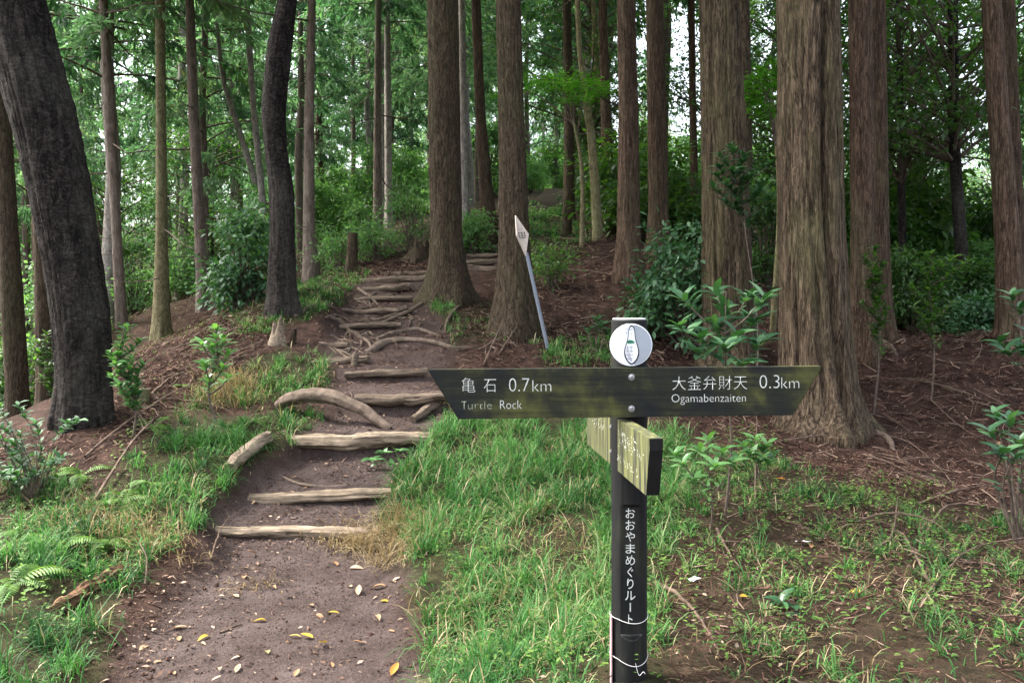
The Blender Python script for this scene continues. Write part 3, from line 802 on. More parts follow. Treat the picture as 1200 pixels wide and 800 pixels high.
def broad_crown(seed, H=5.0, Rm=2.6, ncl=70, per=130, fl=.11, fw=.055, flat=.6, clr=.55):
    g = np.random.default_rng(seed)
    mb, wb = MB(), MB()
    BP, BR = [], []
    for i in range(ncl):
        a = g.uniform(0, 6.283); rr = Rm * math.sqrt(g.uniform(.05, 1)); h = H * g.uniform(.02, 1)
        lim = math.sqrt(max(.05, 1 - ((h / H - .45) / .58) ** 2))
        c = np.array([rr * lim * math.cos(a), rr * lim * math.sin(a), h])
        st = np.array([0, 0, max(-.4, h - g.uniform(.4, 1.4))])
        m_ = (st + c) / 2 + np.array([0, 0, g.uniform(-.05, .25)])
        BP.append(spline([st, m_, c], 6)); BR.append(np.linspace(.03, .006, 6))
        n = int(per * g.uniform(.5, 1.3))
        p = g.normal(0, 1, (n, 3)) * np.array([clr, clr, clr * flat]) * .62
        pos = c + p
        dv = norm(p + g.normal(0, .35, (n, 3))); dv[:, 2] -= .3
        nn = np.stack([g.normal(0, .45, n), g.normal(0, .45, n), np.ones(n)], -1)
        ln = fl * g.uniform(.6, 1.25, n)
        leaves(mb, pos, dv, nn, ln, ln * (fw / fl) * g.uniform(.8, 1.2, n), g, 'dia', np.clip(g.normal(.45, .2) * .6 + .2 + g.normal(0, .13, n) + .1 * p[:, 2] / clr, 0, 1))
    V, Q = tubes(np.array(BP), np.array(BR), 4)
    wb.add(V, Q)
    return mb.mesh('broad_crown'), wb.mesh('broad_boughs')

CON = [conifer_crown(40 + i, H=10 + (i % 2), Rm=2.5 + .2 * i, nb=84, shoots=16, per=10, fl=.235, fw=.062) for i in range(4)]
BRD = [broad_crown(60 + i, H=4.6 + .5 * i, Rm=2.3 + .2 * i) for i in range(3)]
for (a, b), m_ in zip(CON, ('conifer', 'conifer_light', 'conifer', 'conifer_light')):
    a.materials.append(M[m_]); b.materials.append(M['branch'])
for (a, b), m_ in zip(BRD, ('broad', 'broad', 'broad_light')):
    a.materials.append(M[m_]); b.materials.append(M['branch'])
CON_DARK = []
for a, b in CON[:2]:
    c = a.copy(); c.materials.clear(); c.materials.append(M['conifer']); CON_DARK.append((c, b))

def dead_branch(seed, L=1.5):
    g = np.random.default_rng(seed)
    mb = MB()
    t = np.linspace(0, 1, 9)
    main = np.stack([L * t, .12 * L * np.sin(t * 3 + g.uniform(0, 3)) * t, L * (-.05 * t - g.uniform(.05, .3) * t ** 2 + .15 * t ** 3)], -1) + g.normal(0, .012, (9, 3)) * t[:, None]
    V, Q = tubes(main, .016 * (1 - .8 * t) * L / 1.3, 5); mb.add(V, Q)
    P, RR = [], []
    for k in range(7):
        s = g.uniform(.25, .95); p = np.array([np.interp(s, t, main[:, j]) for j in range(3)])
        a = g.choice([-1, 1]) * g.uniform(.4, 1.1); l = g.uniform(.15, .5) * L * (1.1 - s)
        tt = np.linspace(0, 1, 5)
        P.append(p + np.stack([l * tt * math.cos(a), l * tt * math.sin(a), -.25 * l * tt ** 2 * g.uniform(-.5, 1.5)], -1)); RR.append(.006 * (1 - .8 * tt))
    V, Q = tubes(np.array(P), np.array(RR), 3); mb.add(V, Q)
    me = mb.mesh('dead_branch'); me.materials.append(M['branch'])
    return me
DEAD = [dead_branch(80 + i, 1.1 + .25 * i) for i in range(4)]

def px_profile(d, rows, height, base_z, lean_end=.3, rtop=.05):
    """trunk profile from photo rows (v, uL, uR) at distance d; local to the base point"""
    pr = []
    for v, a, b in sorted(rows, key=lambda r_: -r_[0]):
        c = px((a + b) / 2, v, d)
        pr.append([c[2] - base_z, c[0], 0.0, (b - a) / 2 / F * d])
    x0 = pr[0][1]
    for r_ in pr: r_[1] -= x0
    low = pr[0]
    out = [[-.35, low[1], 0, low[3]]] if low[0] > -.3 else []
    out += [r_ for r_ in pr if r_[0] > -.34]
    a, b = out[-2], out[-1]
    sl = (b[1] - a[1]) / max(.3, b[0] - a[0])
    zt = b[0]
    if height > zt + 1:
        n = 4
        for k in range(1, n + 1):
            f = k / n; z = zt + (height - zt) * f
            out.append([z, b[1] + sl * (z - zt) * lean_end, 0, b[3] * (1 - f) + rtop * f])
    return out, x0

TREE_N = 0
def near_tree(name, label, d, rows, bark, height=17, crown='con', crown_z=8.5, crown_s=1.0, dead=0, group=None, seed=None, uv_base=None, cat='tree', **kw):
    global TREE_N
    TREE_N += 1
    seed = seed or 100 + TREE_N
    g = np.random.default_rng(seed)
    lowest = max(rows, key=lambda r_: r_[0])
    bx = px((lowest[1] + lowest[2]) / 2, lowest[0], d)[0]
    bz = hz1(bx, d)
    prof, x0 = px_profile(d, rows, height, bz)
    t = thing(name, label, cat, (bx, d, bz), 0, group)
    tr = obj('trunk', trunk_mesh('trunk', prof, seed, **kw), M[bark], t)
    add_crown(t, prof, crown, crown_z, crown_s, height, g)
    add_dead(t, prof, dead, g)
    return t
def add_crown(t, prof, crown, crown_z, crown_s, height, g):
    if not crown: return
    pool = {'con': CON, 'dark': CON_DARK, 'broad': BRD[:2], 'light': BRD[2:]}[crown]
    a, b = pool[g.integers(len(pool))]
    pr = np.array(prof)
    x = np.interp(crown_z, pr[:, 0], pr[:, 1]); y = np.interp(crown_z, pr[:, 0], pr[:, 2])
    rz = g.uniform(0, 6.28)
    H = 10 if crown in ('con', 'dark') else 5
    sz = max(.4, (height - crown_z) / H * 1.02) if crown in ('con', 'dark') else crown_s
    c = obj('crown', a, None, t, (x, y, crown_z), (0, 0, rz), (crown_s, crown_s, sz))
    obj('bough', b, None, c)
def add_dead(t, prof, n, g, z0=.9, z1=7.0):
    pr = np.array(prof)
    for i in range(n):
        z = g.uniform(z0, z1)
        x = np.interp(z, pr[:, 0], pr[:, 1]); y = np.interp(z, pr[:, 0], pr[:, 2])
        s = g.uniform(.5, 1.15)
        obj('branch', DEAD[g.integers(4)], None, t, (x, y, z), (g.uniform(-.4, .4), g.uniform(-.25, .35), g.uniform(0, 6.28)), s)

big = dict(nseg=180, dz=.05, fine_to=4.4)
near_tree('cedar_tree', 'huge grey-brown cedar with deep fissures and buttress roots behind the arrow sign', 8.2,
  [(0,912,981),(135,913,985),(270,914,987),(380,916,994),(440,917,1001),(480,920,1008),(505,922,1014)], 'cedar', 19, ridge=.022, lobes=6, flare=.55, fh=.22,
  grooves=((-1.40,.11,.30,-1,5),(-2.55,.06,.12,.4,5),(-1.9,.05,.08,.0,3.2)), knots=5, fiss=44, seed=211, **big)
near_tree('cedar_tree', 'thick greyish cedar trunk half hidden by glossy shrub leaves', 9.6,
  [(0,820,866),(135,822,872),(260,824,878),(370,824,882),(440,823,887)], 'cedar', 19, ridge=.02, flare=.45, seed=212, grooves=((-2.3,.07,.1,.3,5),), knots=3, fiss=36, **big)
near_tree('cedar_tree', 'straight reddish cedar standing close behind the huge buttressed cedar', 10.3,
  [(0,995,1021),(135,997,1023),(270,998,1026),(380,997,1029),(416,996,1032)], 'cedar_red', 18, ridge=.018, flare=.7, fh=.3, seed=213, nseg=120, dz=.06, fiss=24)
near_tree('cedar_tree', 'slimmer dark red cedar hugging another reddish cedar trunk', 11.0,
  [(0,1018,1037),(135,1020,1039),(270,1022,1041),(400,1020,1046)], 'cedar_red', 18, ridge=.018, flare=.6, seed=214, nseg=72, dz=.05)
near_tree('cedar_tree', 'reddish brown cedar with an even pole-like trunk at the dark wood edge', 9.9,
  [(0,1151,1172),(135,1159,1181),(270,1167,1193),(393,1171,1202)], 'cedar_red', 18, ridge=.012, flare=.25, fiss=10, seed=215, nseg=80, dz=.05, crown='con')
near_tree('cedar_tree', 'shaded thin cedar just behind the pole-like reddish cedar', 12.2,
  [(0,1170,1188),(200,1176,1196),(385,1180,1205)], 'cedar_red', 17, ridge=.014, flare=.3, seed=216, nseg=56, dz=.06)
near_tree('cedar_tree', 'brown cedar with flared foot beside the upper log steps', 11.3,
  [(0,501,537),(200,503,540),(270,505,541),(310,504,546),(352,500,553)], 'cedar_brown', 18, ridge=.014, flare=.42, fh=.3, seed=217, knots=4, nseg=120, dz=.06, fiss=20)
near_tree('cedar_tree', 'brown finely furrowed cedar standing behind the diamond sign', 9.9,
  [(0,581,610),(135,584,614),(250,585,619),(300,584,622),(350,580,627),(392,575,632)], 'cedar_brown', 18, ridge=.018, flare=.35, fh=.3, seed=218, nseg=120, dz=.06, fiss=30)
near_tree('cedar_tree', 'purplish red cedar rising from the twig-littered slope', 12.5,
  [(0,723,744),(135,725,748),(270,723,750),(325,720,755)], 'cedar_red', 18, ridge=.016, flare=.4, fiss=14, seed=219, nseg=90, dz=.05)
near_tree('cedar_tree', 'reddish cedar just upslope of the purplish red cedar', 13.4,
  [(0,757,777),(135,759,781),(250,760,783),(305,757,788)], 'cedar_red', 18, ridge=.016, flare=.4, fiss=14, seed=220, nseg=90, dz=.05)
near_tree('leaning_tree', 'massive near-black rough trunk leaning over the left bank', 6.5,
  [(-60,-38,36),(0,-20,50),(67,-3,68),(135,14,86),(200,33,100),(270,47,110),(327,58,119),(380,66,127),(430,70,127),(484,70,128)], 'dark_bark', 13, crown='broad', crown_z=7.5, crown_s=1.3,
  ridge=.022, bands=.05, flare=.22, fh=.2, fiss=40, seed=221, win=.7, knots=2, **big)
near_tree('crooked_tree', 'dark wavy crooked trunk above the left edge of the steps', 9.7,
  [(-40,331,353),(0,326,348),(54,314,342),(100,309,337),(135,307,334),(182,311,337),(223,316,344),(270,317,345),(327,315,346),(371,313,350)], 'dark_bark', 12, crown='broad', crown_z=7.6, crown_s=1.1,
  ridge=.018, bands=.05, flare=.3, fh=.2, fiss=16, seed=222, win=.35, nseg=84, dz=.04)
near_tree('cedar_tree', 'plain brown cedar pole at the foot of the left slope before the leaning trunk', 11,
  [(0,-15,7),(140,-8,12),(270,-1,20),(350,2,26),(450,8,32),(532,9,36)], 'cedar_brown', 17, ridge=.01, flare=.25, seed=223, nseg=60, dz=.06, dead=2)
near_tree('cedar_tree', 'brown cedar stem half hidden behind the massive leaning trunk', 12,
  [(0,28,44),(270,40,58),(350,42,62),(478,44,69)], 'cedar_brown', 17, ridge=.01, flare=.2, seed=224, nseg=56, dz=.06)
near_tree('conifer_tree', 'slender brown conifer with bare side branches next to the leaning trunk', 17,
  [(0,116,125),(135,123,135),(270,131,142),(380,136,149)], 'far_bark', 15, crown_z=6.2, ridge=.01, flare=.2, seed=225, nseg=36, dz=.12, dead=11)
near_tree('conifer_tree', 'smooth olive-yellow conifer pole on the left slope', 16,
  [(0,182,193),(135,183,194),(270,183,196),(395,179,199)], 'olive_bark', 16, crown_z=7.0, ridge=.008, flare=.3, seed=226, nseg=40, dz=.1, dead=4)
near_tree('conifer_tree', 'grey-brown conifer with upswept dead branches behind the dark evergreen bush', 17,
  [(0,217,227),(135,221,233),(270,228,240),(362,231,246)], 'far_bark', 15, crown_z=6.5, ridge=.01, flare=.2, seed=227, nseg=36, dz=.12, dead=9)
near_tree('conifer_tree', 'straight brown conifer beside the crooked dark trunk', 16,
  [(0,361,370),(135,357,368),(270,355,369),(325,355,374)], 'far_bark', 16, crown_z=7.0, ridge=.012, flare=.3, seed=228, nseg=40, dz=.1, dead=4)
near_tree('dead_tree', 'bleached leafless leaning trunk behind the crooked dark tree', 20,
  [(-20,285,292),(10,286,293),(120,293,300),(250,305,313),(340,308,317)], 'pale_bark', 9.5, crown=None, ridge=.008, flare=.2, seed=229, nseg=24, dz=.15, dead=7)
near_tree('dead_tree', 'thin bleached trunk tilting against the taller bleached trunk', 20.6,
  [(90,257,263),(215,296,304),(330,326,335)], 'pale_bark', 6.2, crown=None, ridge=.008, flare=.1, seed=230, nseg=20, dz=.2, dead=3)
near_tree('conifer_tree', 'thin brown conifer beyond the light green bushes on the crest', 22,
  [(0,440,447),(135,438,447),(270,437,448)], 'far_bark', 17, crown_z=6.5, ridge=.01, flare=.2, seed=231, nseg=28, dz=.15, dead=6)
near_tree('conifer_tree', 'pale grey slender conifer just right of a thin brown one on the crest', 24,
  [(0,450,457),(240,451,460),(270,450,461)], 'pale_bark', 17, crown_z=6.0, ridge=.01, flare=.2, seed=232, nseg=28, dz=.15, dead=2)
near_tree('conifer_tree', 'pale straight stem seen between the two big brown cedars', 19,
  [(0,537,545),(240,540,550),(262,539,551)], 'pale_bark', 17, crown_z=8.0, ridge=.01, flare=.2, seed=233, nseg=32, dz=.12)
near_tree('cedar_tree', 'leaning red-brown cedar seen between the two big brown cedars', 17,
  [(0,552,563),(135,557,569),(230,562,578),(264,562,584)], 'cedar_red', 17, ridge=.014, flare=.5, seed=234, nseg=48, dz=.08)
near_tree('cedar_tree', 'mid-sized brown cedar along the far upper trail', 19,
  [(0,659,669),(120,661,672),(252,660,674)], 'cedar_brown', 17, crown='dark', crown_z=6.5, ridge=.014, flare=.4, seed=235, nseg=40, dz=.1, dead=3)
near_tree('slender_tree', 'slender grey-green tree forking into pale limbs beside the purplish cedar', 14.6,
  [(60,676,682),(110,682,690),(160,688,698),(220,692,703),(282,694,707)], 'olive_bark', 7.5, crown='light', crown_z=6.2, crown_s=.8, ridge=.008, flare=.15, seed=236, nseg=36, dz=.08, win=.4, dead=2)
near_tree('cedar_tree', 'dim reddish cedar behind the slender forking tree', 17,
  [(0,701,711),(135,704,715),(262,706,724)], 'cedar_red', 17, crown='dark', crown_z=7, ridge=.014, flare=.5, seed=237, nseg=40, dz=.1)
near_tree('cedar_tree', 'narrow shaded cedar beside the thick greyish cedar', 18,
  [(0,806,814),(135,808,816),(300,809,820)], 'cedar_red', 16, crown='dark', crown_z=6, ridge=.012, flare=.3, seed=238, nseg=32, dz=.12)
near_tree('cedar_tree', 'second shaded stem tucked behind the thick greyish cedar', 11.5,
  [(0,866,878),(200,870,882),(420,872,890)], 'cedar_brown', 15, crown='dark', crown_z=6.5, ridge=.012, flare=.3, seed=239, nseg=48, dz=.08)
near_tree('broadleaf_tree', 'dark bent broadleaf trunk in the shady right-hand wood', 14,
  [(0,1111,1122),(80,1112,1123),(150,1111,1123),(220,1115,1128),(300,1120,1134),(400,1120,1139)], 'dark_bark', 8, crown='broad', crown_z=3.4, crown_s=1.1, ridge=.01, bands=.015, flare=.3, seed=240, nseg=44, dz=.08, win=.5, dead=3)
near_tree('broadleaf_tree', 'thin upright stem among dark leaves right of the twin red cedars', 15,
  [(0,1050,1057),(200,1052,1060),(390,1053,1064)], 'dark_bark', 8.5, crown='broad', crown_z=3.0, crown_s=1.0, ridge=.01, flare=.2, seed=241, nseg=32, dz=.1, dead=2)

# filler trees of the wood: shared trunks, copied crowns
def filler_trunk(seed, H, r, bark, wob=.08):
    g = np.random.default_rng(seed)
    z = np.linspace(-.5, H, 9)
    pr = [[zz, g.normal(0, wob) * max(0, min(1, zz / 2)), g.normal(0, wob) * max(0, min(1, zz / 2)), r * (1 - .72 * max(0, zz) / H)] for zz in z]
    me = trunk_mesh('trunk', pr, seed, nseg=22, dz=.3, fine_to=8, ridge=.012, flare=.35, win=1.5)
    me.materials.append(M[bark])
    return me, pr
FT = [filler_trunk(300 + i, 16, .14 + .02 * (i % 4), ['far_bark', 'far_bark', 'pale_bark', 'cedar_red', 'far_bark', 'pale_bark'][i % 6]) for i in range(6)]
FB = [filler_trunk(330 + i, 6.5, .10 + .02 * i, ['dark_bark', 'far_bark', 'olive_bark'][i % 3], .16) for i in range(3)]
placed = [(o.location.x, o.location.y) for o in COL.objects if o.type == 'EMPTY']
def free(x, y, m):
    return all((x - a) ** 2 + (y - b) ** 2 > m * m for a, b in placed)
FILL = []
def filler(n, urange, drange, kinds, mind, seed, desc, group, name, corridor=True):
    g = np.random.default_rng(seed)
    c = 0; tries = 0
    while c < n and tries < n * 60:
        tries += 1
        d = math.sqrt(g.uniform(drange[0] ** 2, drange[1] ** 2)); u = g.uniform(*urange)
        x = (u - U0) / F * d
        pcx = np.interp(d, PC[:, 0], PC[:, 1])
        if not free(x, d, mind) or (abs(x - pcx) < 1.3 and d < 36): continue
        z = hz1(x, d)
        placed.append((x, d)); c += 1
        kind = kinds[g.integers(len(kinds))]
        s = g.uniform(.85, 1.2)
        con = kind in ('con', 'dark')
        t = thing('conifer_tree' if con else 'broadleaf_tree', '', 'tree', (x, d, z), g.uniform(0, 6.28), group + (' (conifers)' if con else ' (broadleaves)'))
        FILL.append((u, d, desc[0 if con else 1], t))
        if con:
            me, pr = FT[g.integers(len(FT))]
            obj('trunk', me, None, t, scale=(s, s, s))
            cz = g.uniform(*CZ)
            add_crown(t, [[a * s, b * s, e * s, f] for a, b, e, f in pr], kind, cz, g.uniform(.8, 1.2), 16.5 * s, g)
            if d < 32: add_dead(t, [[a * s, b * s, e * s, f] for a, b, e, f in pr], int(g.integers(2, 9)), g, 1.0, cz + 2)
        else:
            me, pr = FB[g.integers(len(FB))]
            obj('trunk', me, None, t, scale=(s, s, s))
            add_crown(t, [[a * s, b * s, e * s, f] for a, b, e, f in pr], kind, g.uniform(*BZ), g.uniform(.8, 1.25), 6, g)
CZ = (2.2, 6.5); BZ = (1.2, 2.8)
filler(46, (-330, 560), (19, 44), ['con'], 2.0, 1, ('shaggy green conifer', 'leafy tree'), 'trees in the bright left wood', 'conifer_tree')
CZ = (.6, 4.0)
filler(78, (-420, 760), (44, 105), ['con'], 2.8, 2, ('distant pale conifer', 'leafy tree'), 'far trees beyond the bright wood', 'conifer_tree')
CZ = (3.0, 7.0)
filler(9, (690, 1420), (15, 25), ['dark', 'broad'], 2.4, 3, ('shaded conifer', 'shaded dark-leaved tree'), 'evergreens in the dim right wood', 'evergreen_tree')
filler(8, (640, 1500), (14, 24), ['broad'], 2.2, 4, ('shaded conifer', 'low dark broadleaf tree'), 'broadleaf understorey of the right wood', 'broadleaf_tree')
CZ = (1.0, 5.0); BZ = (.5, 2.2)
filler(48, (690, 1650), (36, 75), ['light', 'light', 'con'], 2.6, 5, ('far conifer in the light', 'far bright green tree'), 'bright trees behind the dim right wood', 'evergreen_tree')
CZ = (3.5, 7.5)
filler(9, (540, 720), (22, 48), ['con', 'dark'], 2.4, 6, ('trailside conifer', 'leafy tree'), 'trees along the upper trail', 'conifer_tree')
BZ = (.6, 1.6)
filler(5, (-350, 330), (20, 34), ['light', 'broad'], 2.2, 7, ('conifer', 'young leafy tree'), 'young trees of the left wood', 'broadleaf_tree')
# each filler tree is named after the marked tree it stands behind, in order of distance
REFS = [(-150, 'grass bank beside the leaning trunk'), (20, 'brown cedar pole at the slope foot'), (85, 'massive leaning trunk'), (136, 'slender conifer with bare branches'), (189, 'olive-yellow conifer pole'), (235, 'conifer with upswept dead branches'),
        (330, 'crooked dark trunk'), (365, 'straight brown conifer'), (444, 'thin brown crest conifer'), (522, 'flared brown cedar'), (603, 'furrowed cedar'), (667, 'upper-trail cedar'), (737, 'purplish red cedar'), (771, 'reddish slope cedar'),
        (852, 'thick greyish cedar'), (955, 'huge buttressed cedar'), (1018, 'twin red cedars'), (1124, 'bent broadleaf trunk'), (1183, 'pole-like reddish cedar'), (1400, 'sapling by the pole-like cedar')]
ORD = ['first', 'second', 'third', 'fourth', 'fifth', 'sixth', 'seventh', 'eighth', 'ninth', 'tenth', 'eleventh', 'twelfth', 'thirteenth', 'fourteenth', 'fifteenth', 'sixteenth', 'seventeenth', 'eighteenth', 'nineteenth', 'twentieth']
def label_by_ref(items, fmt):
    cnt = {}
    for u, d, desc, t in sorted(items, key=lambda q: q[1]):
        ref = min(REFS, key=lambda r_: abs(r_[0] - u))[1]
        k = cnt.get((ref, desc), 0); cnt[(ref, desc)] = k + 1
        t['label'] = fmt.format(desc=desc, nth=ORD[min(k, 19)], ref=ref)
label_by_ref(FILL, '{desc}, {nth} back behind the {ref}')

# ------------------------------------------------------------------ trail signpost
def rot2(x, z, a): return x * math.cos(a) - z * math.sin(a), x * math.sin(a) + z * math.cos(a)
def prism(poly, y0, y1, bev=.002):
    """poly (x,z) outline extruded along y, front at y0 (towards the camera)"""
    n = len(poly); p = np.array(poly, float); c = p.mean(0)
    q = c + (p - c) * (1 - bev / np.abs(p - c).max() * 2)
    V = np.concatenate([np.c_[q[:, 0], np.full(n, y0), q[:, 1]], np.c_[p[:, 0], np.full(n, y0 + bev), p[:, 1]],
                        np.c_[p[:, 0], np.full(n, y1 - bev), p[:, 1]], np.c_[q[:, 0], np.full(n, y1), q[:, 1]]])
    F_ = [tuple(range(n))]
    for k in range(3):
        for i in range(n):
            j = (i + 1) % n
            F_.append((k * n + i, (k + 1) * n + i, (k + 1) * n + j, k * n + j))
    F_.append(tuple(3 * n + i for i in range(n))[::-1])
    return V, F_
def pmesh(name, V, F_, smooth=False, sharp=None):
    me = bpy.data.meshes.new(name)
    me.from_pydata([tuple(map(float, v)) for v in V], [], [tuple(int(i) for i in f) for f in F_])
    me.update()
    if smooth:
        me.polygons.foreach_set('use_smooth', np.full(len(me.polygons), True))
        if sharp: me.set_sharp_from_angle(angle=R(sharp))
    import bmesh
    b = bmesh.new(); b.from_mesh(me); bmesh.ops.recalc_face_normals(b, faces=b.faces); b.to_mesh(me); b.free()
    return me
def text_mesh(s, w=None, h=None, wt=0.0):
    """flat mesh of a word, origin at its lower left, scaled to w x h metres; lies in the xz plane facing -y"""
    cu = bpy.data.curves.new('lettering', 'FONT')
    cu.body = s; cu.size = 1.0; cu.offset = wt; cu.resolution_u = 3
    o = bpy.data.objects.new('lettering', cu)
    COL.objects.link(o)
    bpy.context.view_layer.update()
    me = bpy.data.meshes.new_from_object(o.evaluated_get(bpy.context.evaluated_depsgraph_get()))
    bpy.data.objects.remove(o)
    n = len(me.vertices)
    co = np.empty(n * 3); me.vertices.foreach_get('co', co); co = co.reshape(-1, 3)
    lo = co.min(0); hi = co.max(0)
    sx = w / (hi[0] - lo[0]) if w else None; sz = h / (hi[1] - lo[1]) if h else None
    if sx is None: sx = sz
    if sz is None: sz = sx
    out = np.stack([(co[:, 0] - lo[0]) * sx, np.zeros(n), (co[:, 1] - lo[1]) * sz], -1)
    me.vertices.foreach_set('co', out.ravel()); me.update()
    return me

PD = 2.70
pxm = PD / F
PX = (737.3 - U0) * pxm
PBZ = hz1(PX, PD)
post = thing('trail_signpost', 'black round wooden trail post with long dark arrow board and white Japanese lettering', 'signpost', (PX, PD, PBZ))
pr_ = 20.7 * pxm
def zpix(v, d=PD): return CAMZ + (VH - v) / F * d - PBZ
ztop = zpix(374)
# round post with a milled flat panel on the front
ns = 48
zs = [-.35, 0.02, zpix(748), zpix(736.8), zpix(736.2), zpix(590), zpix(586), zpix(500), ztop - .006, ztop]
rs = [1.0, 1.0, 1.0, 1.0, 1.0, 1.0, 1.0, 1.01, 1.01, .95]
flat = [0, 0, 0, 0, 1, 1, 0, 0, 0, 0]
V = []
for z_, r_, f_ in zip(zs, rs, flat):
    for k in range(ns):
        a = k / ns * 2 * math.pi
        x, y = pr_ * r_ * math.cos(a), pr_ * r_ * math.sin(a)
        if f_: y = max(y, -pr_ * .80)
        V.append((x, y, z_))
Fc = [(i * ns + k, i * ns + (k + 1) % ns, (i + 1) * ns + (k + 1) % ns, (i + 1) * ns + k) for i in range(len(zs) - 1) for k in range(ns)]
obj('post', pmesh('post', V, Fc, True, 25), M['post'], post)
# pale top cap, sky light painted in, and the crescent ledge under the flat
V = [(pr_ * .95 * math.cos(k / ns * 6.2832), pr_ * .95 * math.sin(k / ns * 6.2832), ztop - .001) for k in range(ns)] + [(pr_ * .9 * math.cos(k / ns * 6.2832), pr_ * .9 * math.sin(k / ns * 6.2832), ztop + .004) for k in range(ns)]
obj('end_cap', pmesh('end_cap', V, [(k, (k + 1) % ns, ns + (k + 1) % ns, ns + k) for k in range(ns)] + [tuple(range(ns, 2 * ns))]), M['post_lit_top'], post)
h0 = math.asin(.80)
arc = [(-math.pi / 2 - (math.pi / 2 - h0)) + t * 2 * (math.pi / 2 - h0) for t in np.linspace(0, 1, 17)]
zc = zpix(736.5)
V = [(pr_ * math.cos(a) * 1.004, pr_ * math.sin(a) * 1.004, zc - .016 * math.cos((a + math.pi / 2) / (math.pi / 2 - h0) * math.pi / 2)) for a in arc] + [(pr_ * math.cos(a), -pr_ * .80 - .001, zc + .001) for a in arc]
obj('crescent_cut', pmesh('crescent_cut', V, [(i, i + 1, 17 + i + 1, 17 + i) for i in range(16)]), M['post_cut'], post)

# long arrow board
BD = PD - pr_ - .030
bm_ = BD / F
def bxz(u, v): return ((u - U0) * bm_ - PX, CAMZ + (VH - v) * bm_ - PBZ)
bpoly = [bxz(502, 433), bxz(503.5, 437), bxz(537, 491), bxz(929, 486.5), bxz(962, 433), bxz(963, 429)]
V, Fc = prism(bpoly, BD - PD, BD - PD + .032)
board = obj('arrow_board', pmesh('arrow_board', V, Fc), M['board'], post)
LY = BD - PD - .0012
tilt = math.atan2(433 - 429, 963 - 502)
def letter(s, u, v, w, h, m='white', wt=.0, parent=board, y=LY, rotz=tilt):
    x, z = bxz(u, v)
    me = text_mesh(s, w * bm_, h * bm_ if h else None, wt)
    o = obj('lettering', me, M[m], parent, (x, y, z), (0, -rotz, 0))
    return o
letter('亀', 541, 459.5, 16, 17, wt=-.014); letter('石', 567, 459.2, 14.5, 15, wt=-.014)
letter('0.7', 596.5, 458.5, 24, 15.5, wt=-.016); letter('km', 624, 458.3, 22, 13, wt=-.018)
letter('T', 541, 479.5, 6, 9.5, 'worn_white', -.01); letter('urtle', 548.5, 479.3, 28, 9, 'worn_white', -.014); letter('Rock', 586, 479, 25.5, 10, 'white', -.014)
letter('大', 788, 456.8, 15.5, 16, wt=-.014); letter('釜', 806, 456.6, 15.5, 16, wt=-.014); letter('弁', 824, 456.4, 15.5, 16, wt=-.014); letter('財', 842, 456.2, 15.5, 16, wt=-.014); letter('天', 860, 456, 15.5, 15, wt=-.014)
letter('0.3', 890, 454.8, 23.5, 15.5, wt=-.016); letter('km', 915.5, 454.6, 21, 12.5, wt=-.018)
letter('Ogamabenzaiten', 787, 474.2, 87, 12.5, 'white', -.014)
def bolt(parent, x, y, z, r=.0105, ax='y', m='steel'):
    n = 6; mb = MB()
    V, Q = [], []
    prof = [(1.5, 0), (1.5, -.0015), (1.0, -.0015), (1.0, -.007), (.7, -.0085)]
    V = [(x + r * q * math.cos(k * math.pi / 6), y + dy, z + r * q * math.sin(k * math.pi / 6)) for q, dy in prof for k in range(12)]
    Fb = [(i * 12 + k, i * 12 + (k + 1) % 12, (i + 1) * 12 + (k + 1) % 12, (i + 1) * 12 + k) for i in range(4) for k in range(12)] + [tuple(48 + k for k in range(12))]
    return obj('bolt', pmesh('bolt', V, Fb, True, 30), M[m], parent)
for v in (441.5, 478.5):
    x, z = bxz(740, v); bolt(board, x, BD - PD - .0005, z, .0075)
# round emblem plate on the post head
x, z = bxz(740.7, 404.3); r_ = 25 * bm_
yd = -pr_ - .011
V = [(x + r_ * k_ * math.cos(a), yd + dy, z + r_ * k_ * math.sin(a)) for k_, dy in ((1, .008), (1, .001), (.985, 0)) for a in np.arange(64) / 64 * 6.28319]
Fc = [(i * 64 + k, i * 64 + (k + 1) % 64, (i + 1) * 64 + (k + 1) % 64, (i + 1) * 64 + k) for i in range(2) for k in range(64)] + [tuple(128 + k for k in range(64))]
disc = obj('emblem_plate', pmesh('emblem_plate', V, Fc, True, 30), M['disc'], post)
disc['label'] = 'round pale plate with a small gourd-shaped print'
def flatpoly(name, pts, y, m, parent):
    return obj(name, pmesh(name, [(a, y, b) for a, b in pts], [tuple(range(len(pts)))]), M[m], parent)
def gourd(s, dx=0):
    pts = []
    for t in np.linspace(0, 2 * math.pi, 44, endpoint=False):
        zz = math.cos(t); w = .30 + .085 * math.cos(2.2 * (zz + .55) * 1.45) - .04 * zz
        pts.append((x + dx * r_ + (math.sin(t) ** 1 * w * (1.0) + .02) * r_ * s, z + zz * r_ * .93 * (s * .5 + .5 if s < 1 else 1)))
    return pts
